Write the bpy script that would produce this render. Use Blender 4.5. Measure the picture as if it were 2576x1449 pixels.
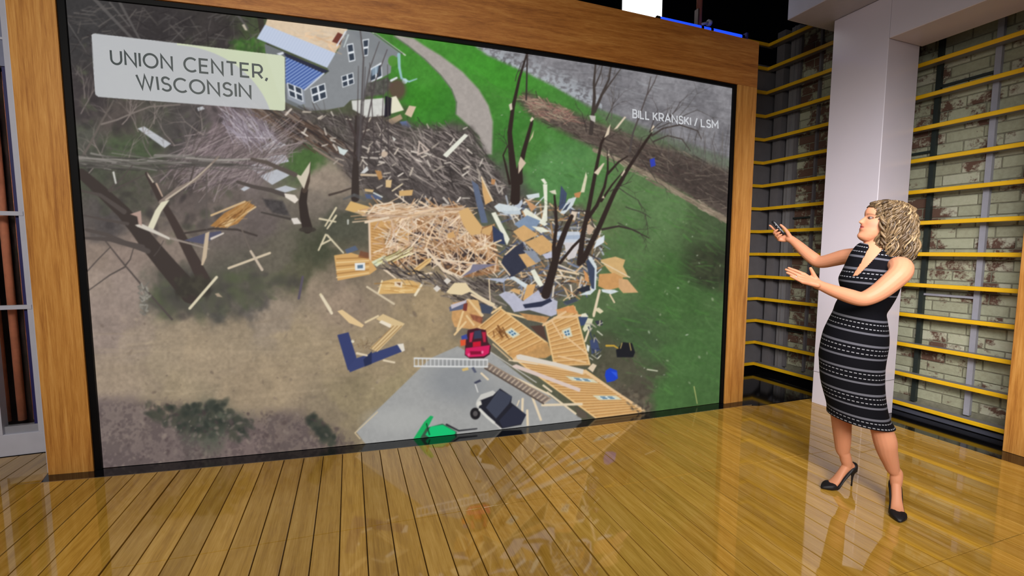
import bpy, bmesh, math, random
import numpy as np
from mathutils import Vector, Matrix

# ------------------------------------------------------------------ clear
for o in list(bpy.data.objects):
    bpy.data.objects.remove(o, do_unlink=True)
scene = bpy.context.scene
COL = scene.collection
random.seed(7)
RNG = np.random.default_rng(7)

# ------------------------------------------------------------------ camera (frame taken as 2576 x 1449)
PW, PH = 2576.0, 1449.0
FOC, YAW, PITCH, ROLL, CAMH = 1110.0, 0.3525, 0.0848, 0.0012, 1.42
_f = np.array([math.sin(YAW) * math.cos(PITCH), math.cos(YAW) * math.cos(PITCH), -math.sin(PITCH)])
_r = np.array([math.cos(YAW), -math.sin(YAW), 0.0])
_u = np.cross(_r, _f)
CR = _r * math.cos(ROLL) + _u * math.sin(ROLL)
CU = -_r * math.sin(ROLL) + _u * math.cos(ROLL)
CF = _f
CC = np.array([0.0, 0.0, CAMH])
cam = bpy.data.cameras.new('camera')
cam.sensor_fit = 'HORIZONTAL'
cam.sensor_width = 36.0
cam.lens = FOC / PW * 36.0
cam.clip_start = 0.05
camo = bpy.data.objects.new('camera', cam)
COL.objects.link(camo)
camo.matrix_world = Matrix(((CR[0], CU[0], -CF[0], 0), (CR[1], CU[1], -CF[1], 0), (CR[2], CU[2], -CF[2], CAMH), (0, 0, 0, 1)))
scene.camera = camo

# ------------------------------------------------------------------ world, studio lamps, exposure
world = bpy.data.worlds.new('studio_world')
scene.world = world
world.use_nodes = True
world.node_tree.nodes['Background'].inputs[0].default_value = (0.75, 0.8, 1.0, 1)
world.node_tree.nodes['Background'].inputs[1].default_value = 0.10
scene.view_settings.view_transform = 'Standard'
scene.view_settings.look = 'None'
scene.view_settings.exposure = 0.0
scene.view_settings.gamma = 1.0
scene.view_settings.use_curve_mapping = False


def studio_lamp(loc, target, size, power, color=(1, 1, 1), spread=180):
    l = bpy.data.lights.new('studio_softlight', 'AREA')
    l.shape = 'RECTANGLE'
    l.size, l.size_y = size
    l.energy = power
    l.color = color
    l.spread = math.radians(spread)
    o = bpy.data.objects.new('studio_softlight', l)
    o.location = loc
    d = Vector(target) - Vector(loc)
    o.rotation_euler = d.to_track_quat('-Z', 'Y').to_euler()
    COL.objects.link(o)
    return o


# unseen soft lights for the studio grid, most hung low so light fades upward
studio_lamp((-2.4, -0.9, 3.3), (-0.4, 3.3, 1.1), (1.6, 1.0), 60, (1.0, 0.95, 0.86), 110)
studio_lamp((0.5, -1.6, 2.7), (3.1, 2.2, 0.45), (1.6, 1.0), 27, (1.0, 0.95, 0.88), 62)
studio_lamp((1.5, 0.4, 2.5), (4.7, 2.7, 0.55), (1.0, 0.8), 12, (0.95, 0.94, 1.0), 66)
studio_lamp((0.6, 0.9, 4.4), (0.9, 1.6, 0.0), (3.0, 1.4), 24, (1.0, 0.95, 0.88), 120)


# ------------------------------------------------------------------ picture-to-place helpers
def ray(px, py):
    px = np.asarray(px, float)
    py = np.asarray(py, float)
    d = CF * FOC + (px - PW / 2)[..., None] * CR - (py - PH / 2)[..., None] * CU
    return d


def project(p):
    d = np.asarray(p, float) - CC
    z = d @ CF
    return PW / 2 + FOC * (d @ CR) / z, PH / 2 - FOC * (d @ CU) / z


# ------------------------------------------------------------------ mesh helpers
def lin(c):
    c = np.asarray(c, float) / 255.0
    return np.where(c <= 0.04045, c / 12.92, ((c + 0.055) / 1.055) ** 2.4)


def L4(r, g, b):
    c = lin((r, g, b))
    return (float(c[0]), float(c[1]), float(c[2]), 1.0)


def mesh_obj(name, verts, faces, mat=None, parent=None, smooth=False):
    me = bpy.data.meshes.new(name)
    me.from_pydata([tuple(map(float, v)) for v in verts], [], [tuple(f) for f in faces])
    if smooth:
        me.polygons.foreach_set('use_smooth', [True] * len(me.polygons))
    me.update()
    o = bpy.data.objects.new(name, me)
    COL.objects.link(o)
    if mat:
        me.materials.append(mat)
    if parent is not None:
        o.parent = parent
        o.location = -base_of(parent)
    return o


def base_of(o):
    v = Vector(o.location)
    p = o.parent
    while p is not None:
        v = v + Vector(p.location)
        p = p.parent
    return v


class MB:
    """collects shapes (world coordinates) into one mesh"""

    def __init__(self):
        self.v, self.f = [], []

    def add(self, v, f):
        n = len(self.v)
        self.v += [tuple(map(float, p)) for p in v]
        self.f += [tuple(n + i for i in q) for q in f]
        return self

    def box(self, x0, x1, y0, y1, z0, z1):
        return self.hexa([(x0, y0, z0), (x1, y0, z0), (x1, y1, z0), (x0, y1, z0), (x0, y0, z1), (x1, y0, z1), (x1, y1, z1), (x0, y1, z1)])

    def hexa(self, p):
        return self.add(p, [(3, 2, 1, 0), (4, 5, 6, 7), (0, 1, 5, 4), (1, 2, 6, 5), (2, 3, 7, 6), (3, 0, 4, 7)])

    def rings(self, rings, cap=True, close=True):
        n = len(rings[0])
        v = [p for r in rings for p in r]
        f = []
        for i in range(len(rings) - 1):
            for j in range(n if close else n - 1):
                k = (j + 1) % n
                f.append((i * n + j, i * n + k, (i + 1) * n + k, (i + 1) * n + j))
        if cap:
            f.append(tuple(range(n))[::-1])
            f.append(tuple((len(rings) - 1) * n + j for j in range(n)))
        return self.add(v, f)

    def tube(self, pts, rad, n=10, cap=True):
        pts = [Vector(p) for p in pts]
        if not hasattr(rad, '__len__'):
            rad = [rad] * len(pts)
        rings = []
        up = None
        for i, p in enumerate(pts):
            t = (pts[min(i + 1, len(pts) - 1)] - pts[max(i - 1, 0)])
            t.normalize()
            if up is None:
                up = Vector((0, 0, 1)) if abs(t.z) < 0.9 else Vector((0, 1, 0))
            s = t.cross(up)
            s.normalize()
            up = s.cross(t)
            r = rad[i]
            ra, rb = r if hasattr(r, '__len__') else (r, r)
            rings.append([p + s * (ra * math.cos(a)) + up * (rb * math.sin(a)) for a in [2 * math.pi * k / n for k in range(n)]])
        return self.rings(rings, cap)

    def build(self, name, mat=None, parent=None, smooth=False, bevel=0):
        o = mesh_obj(name, self.v, self.f, mat, parent, smooth)
        bm = bmesh.new()
        bm.from_mesh(o.data)
        bmesh.ops.recalc_face_normals(bm, faces=bm.faces)
        if bevel:
            bmesh.ops.bevel(bm, geom=list(bm.edges), offset=bevel, segments=1, affect='EDGES', profile=0.7)
        bm.to_mesh(o.data)
        bm.free()
        return o


def tag(o, label=None, cat=None, group=None, kind=None):
    if label:
        o['label'] = label
    if cat:
        o['category'] = cat
    if group:
        o['group'] = group
    if kind:
        o['kind'] = kind
    return o


def empty(name, loc, label=None, cat=None, group=None):
    o = bpy.data.objects.new(name, None)
    o.empty_display_size = 0.1
    o.location = loc
    COL.objects.link(o)
    return tag(o, label, cat, group)


# ------------------------------------------------------------------ materials
class NT:
    def __init__(self, name):
        self.m = bpy.data.materials.new(name)
        self.m.use_nodes = True
        self.t = self.m.node_tree
        self.p = self.t.nodes['Principled BSDF']

    def n(self, typ, **kw):
        nd = self.t.nodes.new('ShaderNode' + typ)
        for k, v in kw.items():
            if k.startswith('i_'):
                nd.inputs[k[2:].replace('_', ' ')].default_value = v
            else:
                setattr(nd, k, v)
        return nd

    def l(self, a, b):
        self.t.links.new(a, b)

    def ramp(self, fac, stops):
        r = self.n('ValToRGB')
        e = r.color_ramp.elements
        while len(e) < len(stops):
            e.new(0.5)
        for k, (pos, c) in enumerate(stops):
            e[k].position = pos
            e[k].color = c
        self.l(fac, r.inputs[0])
        return r.outputs[0]

    def coords(self, scale, kind='Object'):
        tc = self.n('TexCoord')
        mp = self.n('Mapping')
        mp.inputs['Scale'].default_value = scale
        self.l(tc.outputs[kind], mp.inputs[0])
        return mp.outputs[0]

    def noise(self, vec, scale=5, detail=4, rough=0.55, dist=0.0):
        nd = self.n('TexNoise')
        nd.inputs['Scale'].default_value = scale
        nd.inputs['Detail'].default_value = detail
        nd.inputs['Roughness'].default_value = rough
        nd.inputs['Distortion'].default_value = dist
        self.l(vec, nd.inputs['Vector'])
        return nd.outputs['Fac']

    def math(self, op, a, b=None, clamp=False):
        nd = self.n('Math', operation=op, use_clamp=clamp)
        for k, x in enumerate((a, b)):
            if x is None:
                continue
            if isinstance(x, (int, float)):
                nd.inputs[k].default_value = x
            else:
                self.l(x, nd.inputs[k])
        return nd.outputs[0]

    def mix(self, fac, a, b, blend='MIX'):
        nd = self.n('Mix', data_type='RGBA', blend_type=blend)
        for k, x in ((0, fac), (6, a), (7, b)):
            if isinstance(x, (int, float)):
                nd.inputs[k].default_value = x
            elif isinstance(x, tuple):
                nd.inputs[k].default_value = x
            else:
                self.l(x, nd.inputs[k])
        return nd.outputs[2]

    def bump(self, h, strength=0.2, dist=0.01):
        b = self.n('Bump')
        b.inputs['Strength'].default_value = strength
        b.inputs['Distance'].default_value = dist
        self.l(h, b.inputs['Height'])
        self.l(b.outputs[0], self.p.inputs['Normal'])

    def base(self, c):
        if isinstance(c, tuple):
            self.p.inputs['Base Color'].default_value = c
        else:
            self.l(c, self.p.inputs['Base Color'])

    def set(self, rough=None, spec=None, metal=None, coat=None, ior=None, coat_rough=None):
        I = self.p.inputs
        if rough is not None:
            I['Roughness'].default_value = rough
        if spec is not None:
            I['Specular IOR Level'].default_value = spec
        if metal is not None:
            I['Metallic'].default_value = metal
        if coat is not None:
            I['Coat Weight'].default_value = coat
        if coat_rough is not None:
            I['Coat Roughness'].default_value = coat_rough
        if ior is not None:
            I['IOR'].default_value = ior
        return self


def plain(name, rgb, rough=0.5, spec=0.5, metal=0.0, var=0.06, scale=12):
    t = NT(name)
    c = L4(*rgb)
    fac = t.noise(t.coords((1, 1, 1)), scale, 3)
    d = tuple(x * (1 - var) for x in c[:3]) + (1,)
    e = tuple(min(1, x * (1 + var)) for x in c[:3]) + (1,)
    t.base(t.ramp(fac, [(0.3, d), (0.7, e)]))
    t.set(rough, spec, metal)
    return t.m


def glow(name, rgb, strength, sampled=True):
    t = NT(name)
    t.base((0, 0, 0, 1))
    t.p.inputs['Emission Color'].default_value = L4(*rgb)
    t.p.inputs['Emission Strength'].default_value = strength
    if not sampled:
        t.m.cycles.emission_sampling = 'NONE'
    return t.m


def wood(name, axis, dark, mid, light, rough=0.42):
    t = NT(name)
    s = [9, 9, 9]
    s[axis] = 0.45
    v = t.coords(tuple(s))
    a = t.noise(v, 3.0, 6, 0.62, 0.6)
    s2 = [70, 70, 70]
    s2[axis] = 3.0
    b = t.noise(t.coords(tuple(s2)), 2.5, 4, 0.7)
    f = t.math('ADD', t.math('MULTIPLY', a, 0.62), t.math('MULTIPLY', b, 0.38))
    t.base(t.ramp(f, [(0.34, L4(*dark)), (0.5, L4(*mid)), (0.66, L4(*light))]))
    t.set(rough, 0.4)
    t.bump(b, 0.05, 0.002)
    return t.m


M = {}
M['wood_v'] = wood('wood_upright_grain', 2, (154, 96, 38), (194, 134, 62), (218, 162, 88))
M['wood_h'] = wood('wood_level_grain_dimmed', 0, (142, 84, 32), (182, 116, 50), (206, 144, 72))  # darker, redder tone puts the head's dimmer lighting into the colour
M['black'] = plain('black_bezel', (5, 5, 7), 0.5, 0.15)
M['void'] = plain('black_studio', (4, 4, 7), 0.9, 0.1)
M['gloss_black'] = plain('black_gloss_border', (14, 14, 17), 0.07, 0.6)
M['grey'] = plain('grey_lacquer', (124, 122, 124), 0.35, 0.5)
M['grey_dark'] = plain('dark_grey_panel', (104, 101, 104), 0.5, 0.4)
M['steel'] = plain('grey_steel', (150, 150, 160), 0.45, 0.4)
M['steel_dark'] = plain('dark_green_steel', (38, 46, 44), 0.45, 0.4)
M['yellow'] = plain('yellow_enamel', (232, 182, 22), 0.4, 0.5, var=0.03)
M['white'] = plain('white_lacquer', (222, 215, 226), 0.25, 0.5, var=0.015, scale=3)
M['pale'] = plain('pale_grey_paint', (190, 190, 204), 0.4, 0.5, var=0.03)
M['slate'] = plain('slate_blue_panel', (120, 124, 150), 0.5, 0.4)
M['teal'] = plain('teal_panel', (60, 120, 130), 0.5, 0.4)
M['blue_dark'] = plain('navy_trim', (30, 28, 90), 0.5, 0.4)
M['copper'] = plain('copper_brown_cloth', (196, 124, 94), 0.7, 0.3, var=0.15)
M['dark_cloth'] = plain('dark_brown_cloth', (44, 34, 34), 0.8, 0.2, var=0.2)
M['mortar'] = plain('grey_mortar', (126, 124, 106), 0.9, 0.2, var=0.2, scale=30)

# wooden floor: one material, each board takes its own tone
t = NT('glossy_floor_board')
oi = t.n('ObjectInfo')
g1 = t.noise(t.coords((14, 0.9, 1)), 2.0, 5, 0.6, 0.4)
g2 = t.noise(t.coords((90, 4, 1)), 1.6, 3, 0.6)
f = t.math('ADD', t.math('MULTIPLY', g1, 0.6), t.math('MULTIPLY', g2, 0.4))
c1 = t.ramp(f, [(0.32, L4(146, 106, 32)), (0.5, L4(175, 134, 52)), (0.68, L4(196, 157, 80))])
t.base(t.mix(1.0, c1, oi.outputs['Color'], 'MULTIPLY'))
t.set(0.04, 0.9, ior=1.65)
M['floor'] = t.m

# whitewashed, worn bricks
t = NT('worn_whitewashed_brick')
oi = t.n('ObjectInfo')
geo = t.n('NewGeometry')
n1 = t.noise(geo.outputs['Position'], 4.6, 5, 0.65, 0.3)
n2 = t.noise(geo.outputs['Position'], 38, 3, 0.6)
col = t.ramp(t.math('ADD', t.math('MULTIPLY', n2, 0.5), t.math('MULTIPLY', oi.outputs['Random'], 0.5)),
             [(0.2, L4(150, 150, 126)), (0.5, L4(170, 172, 146)), (0.8, L4(188, 186, 166))])
sepz = t.n('SeparateXYZ')
t.l(geo.outputs['Position'], sepz.inputs[0])
wear = t.math('ADD', t.math('ADD', t.math('MULTIPLY', n1, 1.6), t.math('MULTIPLY', n2, 0.45)), t.math('MULTIPLY', oi.outputs['Random'], 0.24))
wear = t.math('ADD', wear, t.math('MULTIPLY', t.math('SUBTRACT', sepz.outputs['Y'], 2.2), 0.13))
fac = t.ramp(wear, [(0.0, (0, 0, 0, 1)), (1.0, (1, 1, 1, 1))])
fac = t.math('MULTIPLY', t.math('SUBTRACT', wear, 1.20), 7.0, True)
t.base(t.mix(fac, col, L4(98, 74, 62)))
t.set(0.85, 0.2)
t.bump(n2, 0.4, 0.006)
M['brick'] = t.m
# ================================================================== THE ROOM
def Ybase(x):                      # front line of the video wall on the floor (gently bowed)
    return 0.01222 * x * x - 0.10739 * x + 3.2992


def Zin(x):                        # lower edge of the wooden head
    return 2.945 - 0.012 * x - 0.0028 * x * x


def Zout(x):
    return 3.381 - 0.034 * x


EDGE = 0.105                       # width of the black border in front of the screen
PLW = 0.1235
X_WALL = 4.67                      # brick face
X_FIN = 4.54                       # front of the slats

# ---- floor: sub-floor with boards on it
floor = tag(MB().box(-3.2, 5.2, -2.0, 4.6, -0.08, -0.014).build('floor', plain('dark_brown_joint', (84, 60, 26), 0.6, 0.3)), kind='structure')
BX0 = -0.083 - PLW * 26


def board_end(x):
    if x < -1.93:
        return 3.94
    if x > 3.46:
        return 2.925 - 0.03 * (x - 3.46)
    return Ybase(x) - EDGE


def seam_y(x, k):
    return (2.22, 1.17, 0.12, -0.93)[k] - 0.07 * (x - 1.0) * (1 if k == 0 else 0.5)


TONE = [0.35 + 0.65 * random.random() ** 0.8 for k in range(80)]
i = 0
while True:
    x0 = BX0 + PLW * i
    i += 1
    if x0 > 4.15:
        break
    x1 = min(x0 + PLW, 4.15)
    xa, xb = x0 + 0.0026, x1 - 0.0026
    wide = 0.0032 if i in (19, 36) else 0.0
    xa += wide
    lo = -1.6
    cuts = [3, 2, 1, 0]
    ys = [(-1.6, -1.6)] + [(seam_y(xa, k), seam_y(xb, k)) for k in cuts if k < 3] + [(board_end(xa), board_end(xb))]
    for (a0, b0), (a1, b1) in zip(ys[:-1], ys[1:]):
        g = 0.0012
        cx_, cy_ = (xa + xb) / 2, (a0 + a1) / 2
        pts = [(xa, a0 + g, -0.014), (xb, b0 + g, -0.014), (xb, b1 - g, -0.014), (xa, a1 - g, -0.014)]
        e = 0.0012
        top = [(xa + e, a0 + g + e, 0), (xb - e, b0 + g + e, 0), (xb - e, b1 - g - e, 0), (xa + e, a1 - g - e, 0)]
        mid = [(p[0], p[1], -e) for p in pts]
        m = MB().rings([pts, mid, top])
        o = m.build('floor_board', M['floor'], floor)
        tn = 0.66 + 0.5 * TONE[i]
        o.color = (tn, tn, tn, 1)

# thin pale strip stands in for the highlight along the boards' edge; black border itself
m = MB()
xs = np.linspace(-1.93, 3.46, 40)
for a, b in zip(xs[:-1], xs[1:]):
    ya, yb = Ybase(a) - EDGE, Ybase(b) - EDGE
    m.hexa([(a, ya, -0.014), (b, yb, -0.014), (b, yb + 0.004, -0.014), (a, ya + 0.004, -0.014), (a, ya, 0.0005), (b, yb, 0.0005), (b, yb + 0.004, 0.0005), (a, ya + 0.004, 0.0005)])
tag(m.build('trim_1', plain('edge_highlight_strip', (170, 150, 120), 0.2, 0.6, 0.6)), kind='structure')
m = MB()
for a, b in zip(xs[:-1], xs[1:]):
    ya, yb = Ybase(a) - EDGE + 0.004, Ybase(b) - EDGE + 0.004
    m.hexa([(a, ya, -0.014), (b, yb, -0.014), (b, yb + 0.35, -0.014), (a, ya + 0.35, -0.014), (a, ya, -0.002), (b, yb, -0.002), (b, yb + 0.35, -0.002), (a, ya + 0.35, -0.002)])
m.box(3.46, 4.9, 2.93, 4.4, -0.014, -0.002)
m.box(4.152, 4.9, -1.6, 2.93, -0.014, -0.002)
tag(m.build('trim_2', M['gloss_black']), kind='structure')

# ---- dark studio shell
tag(MB().box(-6.0, 14.0, -4.0, 7.0, 6.0, 6.1).build('ceiling', M['void']), kind='structure')
tag(MB().box(-6.0, 14.0, 6.2, 6.3, 0.0, 6.0).build('wall_back', M['void']), kind='structure')

# ---- brick walls behind the slats
BR_L, BR_H, J = 0.2285, 0.0793, 0.008
bm_ = bmesh.new()
bmesh.ops.create_cube(bm_, size=1.0)
bmesh.ops.scale(bm_, vec=(0.03, BR_L, BR_H), verts=bm_.verts)
bmesh.ops.bevel(bm_, geom=list(bm_.edges), offset=0.004, segments=1, affect='EDGES')
brick_me = bpy.data.meshes.new('brick')
bm_.to_mesh(brick_me)
bm_.free()
brick_me.materials.append(M['brick'])


def brick_wall(name, y0, y1, ztop):
    w = tag(MB().box(X_WALL + 0.006, X_WALL + 0.14, y0, y1, 0.0, ztop).build(name, M['mortar']), kind='structure')
    z = 0.13
    row = 0
    while z + BR_H < ztop:
        y = y0 + (0 if row % 2 == 0 else -(BR_L + J) / 2) + BR_L / 2 + J
        while y - BR_L / 2 < y1 - 0.02:
            if y - BR_L / 2 > y0 - 0.13:
                o = bpy.data.objects.new('brick', brick_me)
                COL.objects.link(o)
                o.parent = w
                a, b = max(y - BR_L / 2, y0), min(y + BR_L / 2, y1)
                o.location = (X_WALL + 0.015 + random.uniform(-0.004, 0.003), (a + b) / 2, z + BR_H / 2)
                o.scale = (1, (b - a) / BR_L, 1)
                o.rotation_euler = (random.uniform(-0.008, 0.008), 0, random.uniform(-0.01, 0.01))
            y += BR_L + J
        z += BR_H + J
        row += 1
    return w


brick_wall('wall_right', 1.45, 2.62, 3.40)
brick_wall('wall_corner', 2.62, 3.60, 3.80)

# steel glazing bars standing in front of the bricks


def glazing(name, bars, cross, y0, y1, ztop):
    root = tag(empty(name, (X_WALL - 0.02, (y0 + y1) / 2, 0.0)), kind='structure')
    for (y, w, mt) in bars:
        MB().box(X_WALL - 0.035, X_WALL + 0.0, y - w / 2, y + w / 2, 0.10, ztop).build('glazing_bar', M[mt], root)
    for (a, b, z, mt) in cross:
        MB().box(X_WALL - 0.03, X_WALL + 0.0, a, b, z - 0.009, z + 0.009).build('glazing_bar', M[mt], root)
    return root


glazing('window_1', [(2.345, 0.032, 'steel_dark'), (1.985, 0.036, 'steel'), (1.66, 0.03, 'steel')],
        [(2.002, 2.329, 2.78, 'steel_dark'), (2.36, 2.50, 2.26, 'steel_dark'), (2.002, 2.329, 1.05, 'steel')], 1.5, 2.5, 3.38)
glazing('window_2', [(3.59, 0.03, 'grey_dark'), (3.36, 0.02, 'grey_dark')],
        [(3.375, 3.574, 0.52, 'steel_dark'), (3.375, 3.574, 1.78, 'steel_dark')], 3.0, 3.6, 3.78)

# corner panelling behind the slats (grey) and its upright channel
tag(MB().box(4.60, 4.86, 3.745, 3.84, 0.03, 3.86).build('trim_3', M['grey_dark']), kind='structure')
tag(MB().box(3.40, 4.86, 3.90, 4.02, 0.03, 3.52).build('wall_return', M['grey_dark']), kind='structure')
tag(MB().box(4.64, 4.86, 3.61, 3.70, 0.03, 3.86).box(4.628, 4.64, 3.645, 3.657, 0.03, 3.86).build('trim_4', M['grey']), kind='structure')
# black plinths under the slats, with a satin strip
tag(MB().box(4.58, 4.86, 1.45, 2.62, -0.002, 0.062).build('baseboard_right', M['black']), kind='structure')
tag(MB().box(4.571, 4.58, 1.45, 2.62, 0.004, 0.040).build('baseboard_strip', plain('satin_graphite', (74, 76, 88), 0.4)), kind='structure')
tag(MB().box(4.58, 4.86, 2.62, 3.90, -0.002, 0.062).box(3.4, 4.86, 3.89, 3.95, -0.002, 0.062).build('baseboard_corner', M['black']), kind='structure')

# ---- slats
ORD = ['lowest', 'second', 'third', 'fourth', 'fifth', 'sixth', 'seventh', 'eighth', 'ninth', 'tenth', 'eleventh', 'twelfth', 'thirteenth', 'fourteenth', 'fifteenth']


def ordn(k):
    return 'lowest' if k == 0 else ORD[k] + ' up from the floor'


for k in range(12):
    z = 0.080 + 0.2626 * k
    r = empty('slat', (X_FIN, 2.05, z), '%s yellow-edged grey slat between white pillar and wooden column' % ordn(k), 'slat', 'slats right of the pillar')
    MB().box(X_FIN + 0.004, X_WALL - 0.036, 1.5, 2.55, z - 0.012, z + 0.012).build('board', M['grey'], r)
    MB().box(X_FIN - 0.012, X_FIN + 0.004, 1.5, 2.55, z - 0.0165, z + 0.0165).build('yellow_edge', M['yellow'], r, bevel=0.004)
for k in range(15):
    z = 0.080 + 0.2602 * k
    r = empty('corner_slat', (X_FIN - 0.04, 3.86, z), '%s yellow-edged grey slat turning the corner beside video wall' % ordn(k), 'slat', 'slats in the corner beside the video wall')
    XC, YC = 4.50, 3.865
    YN = 2.85 if z < 3.40 else 2.98
    m = MB()
    m.hexa([(XC + .004, YC + .004, z - .012), (X_FIN + .004, YN, z - .012), (X_WALL - .08, YN, z - .012), (X_WALL - .08, YC + .02, z - .012),
            (XC + .004, YC + .004, z + .012), (X_FIN + .004, YN, z + .012), (X_WALL - .08, YN, z + .012), (X_WALL - .08, YC + .02, z + .012)])
    m.box(3.5, X_WALL - .08, YC + .004, YC + .035, z - .012, z + .012)
    m.build('board', M['grey'], r)
    e = [(XC, YC), (X_FIN, 2.80)]
    h = 0.0165
    m = MB().hexa([(XC - .012, YC, z - h), (X_FIN - .012, YN, z - h), (X_FIN + .004, YN, z - h), (XC + .004, YC, z - h),
                   (XC - .012, YC, z + h), (X_FIN - .012, YN, z + h), (X_FIN + .004, YN, z + h), (XC + .004, YC, z + h)])
    m.build('yellow_edge', M['yellow'], r)
    MB().box(3.5, XC - .013, YC - .012, YC + .004, z - h, z + h).build('yellow_edge', M['yellow'], r)

# ---- white pillar with its heads
p = empty('pillar', (4.24, 2.6, 0), 'glossy white square pillar standing before the slatted brick wall', 'pillar')
MB().box(4.05, 4.445, 2.39, 2.83, -0.002, 3.43).build('shaft', M['white'], p, bevel=0.004)
MB().box(4.046, 4.449, 2.386, 2.834, 0.300, 0.303).build('seam', M['grey'], p)
b = empty('header_beam', (4.25, 1.6, 3.09), 'white boxed header beam running from the pillar toward the wooden column', 'beam')
MB().box(4.047, 4.463, 0.2, 2.387, 3.092, 3.60).build('casing', M['white'], b, bevel=0.004)
b = empty('header_soffit', (4.0, 2.4, 3.43), 'wide pale soffit box hanging over the pillar and the corner', 'soffit')
MB().box(3.66, 4.60, 0.2, 2.97, 3.605, 3.95).build('upper_box', M['pale'], b, bevel=0.004)
MB().box(3.66, 4.60, 2.392, 2.97, 3.432, 3.604).build('lower_box', M['pale'], b, bevel=0.004)

# ---- wooden column at the right
c = empty('wooden_column', (4.46, 1.3, 0), 'orange-brown wooden column standing at the end of the slats', 'column')
MB().box(4.34, 4.60, 1.0, 1.648, -0.002, 3.09).build('casing', M['wood_v'], c, bevel=0.003)

# ================================================================== LEFT SET UNIT
YB = 3.95
u = empty('curtain_screen', (-2.4, YB, 0), 'pale metal framed glazed screen with brown ribbed curtain behind wooden post', 'screen')
MB().box(-3.1, -1.7, YB, YB + 0.18, 0.0, 0.155).build('plinth', M['pale'], u, bevel=0.004)
MB().box(-3.1, -1.9, YB + 0.02, YB + 0.06, 0.155, 0.205).build('bottom_rail', M['steel'], u)
MB().box(-2.075, -2.045, YB + 0.0, YB + 0.06, 0.155, 3.2).build('stile', M['pale'], u)
MB().box(-2.30, -2.262, YB + 0.0, YB + 0.06, 0.155, 3.2).build('stile', M['pale'], u)
MB().box(-2.108, -2.075, YB + 0.03, YB + 0.06, 0.205, 2.62).build('dark_trim', M['blue_dark'], u)
for z in (1.032, 1.663):
    MB().box(-3.0, -2.05, YB - 0.004, YB + 0.03, z - 0.014, z + 0.014).build('glazing_bar', M['pale'], u)
MB().box(-3.0, -1.8, YB + 0.02, YB + 0.07, 2.62, 2.96).build('slate_panel', M['slate'], u)
MB().box(-3.0, -1.8, YB + 0.01, YB + 0.03, 2.785, 2.80).build('slate_bar', M['pale'], u)
MB().box(-3.0, -1.8, YB + 0.02, YB + 0.07, 2.96, 3.3).build('teal_panel', M['teal'], u)
MB().box(-3.0, -1.75, YB + 0.16, YB + 0.2, 0.155, 2.62).build('backing', M['dark_cloth'], u)
x = -2.895
while x < -2.05:
    pts = [(x, YB + 0.13, 0.21), (x, YB + 0.13, 2.61)]
    MB().tube(pts, 0.023, 10).build('curtain_fold', M['copper'], u, smooth=True)
    x += 0.084
g = NT('clear_glass')
g.base((1, 1, 1, 1))
g.set(0.02, 0.5, ior=1.05)
g.p.inputs['Transmission Weight'].default_value = 1.0
MB().box(-3.0, -2.08, YB + 0.035, YB + 0.04, 0.205, 2.62).build('glass_pane', g.m, u)

# ================================================================== OVERHEAD RIG ABOVE THE VIDEO WALL
lp = empty('light_panel', (2.77, 3.82, 3.70), 'bright white square soft light panel hanging above the video wall', 'lamp')
MB().box(2.53, 3.02, 3.84, 3.93, 3.72, 4.25).build('housing', M['black'], lp, bevel=0.006)
MB().box(2.545, 3.005, 3.832, 3.84, 3.735, 4.235).build('diffuser', glow('soft_white_lamp', (255, 255, 255), 2.2), lp)
MB().tube([(2.77, 3.885, 4.25), (2.77, 3.885, 6.0)], 0.018).build('hanger', M['black'], lp)
bt = empty('blue_light_tube', (3.1, 3.35, 3.5), 'glowing blue light tube lying along the top of the video wall', 'lamp')
blue = glow('blue_lamp', (24, 66, 255), 1.6)
for a, b_ in ((2.58, 3.02), (3.05, 3.13), (3.16, 3.50)):
    MB().tube([(a, 3.32, 3.415 + 0.07 * 0), (b_, 3.32, 3.415)], 0.024).build('tube', blue, bt, smooth=True)
for a in (2.56, 3.035, 3.145, 3.52):
    MB().tube([(a - .012, 3.32, 3.415), (a + .012, 3.32, 3.415)], 0.027).build('end_cap', M['black'], bt)
MB().box(2.5, 3.58, 3.30, 3.34, 3.36, 3.388).build('tray', M['black'], bt)
MB().box(3.555, 3.575, 3.30, 3.34, 3.36, 3.46).build('bracket', plain('blue_bracket', (40, 44, 130), 0.5), bt)
hp = empty('rigging_pipe', (3.10, 3.40, 3.36), 'brown vertical rigging pipe with clamp above the video wall', 'pipe')
MB().tube([(3.08, 3.40, 3.40), (3.08, 3.40, 6.0)], 0.026).build('pipe', plain('rust_pipe', (120, 64, 34), 0.6), hp, smooth=True)
MB().box(3.045, 3.06, 3.375, 3.42, 3.38, 3.62).build('clamp_bar', plain('brown_bracket', (70, 46, 36), 0.6), hp)
MB().tube([(3.09, 3.385, 3.49), (3.17, 3.385, 3.52)], 0.012).tube([(3.17, 3.385, 3.52), (3.20, 3.385, 3.52)], 0.028).build('wing_knob', M['steel'], hp, smooth=True)
MB().box(3.11, 3.135, 3.375, 3.415, 3.36, 3.43).build('base_clamp', M['steel'], hp)
# ================================================================== VIDEO WALL
vw = empty('video_wall', (0.82, 3.25, 0), 'huge video wall in a thick wooden surround showing an aerial storm damage picture', 'video wall')
FR = 0.05                           # the surround stands this far in front of the picture


def wall_strip(x0, x1, zlo, zhi, front, back, name, mat, n=24):
    m = MB()
    rings = []
    for x in np.linspace(x0, x1, n):
        y = Ybase(x)
        a, b_ = zlo(x), zhi(x)
        rings.append([(x, y + front, a), (x, y + back, a), (x, y + back, b_), (x, y + front, b_)])
    m.rings(rings)
    return m.build(name, mat, vw)


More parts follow.
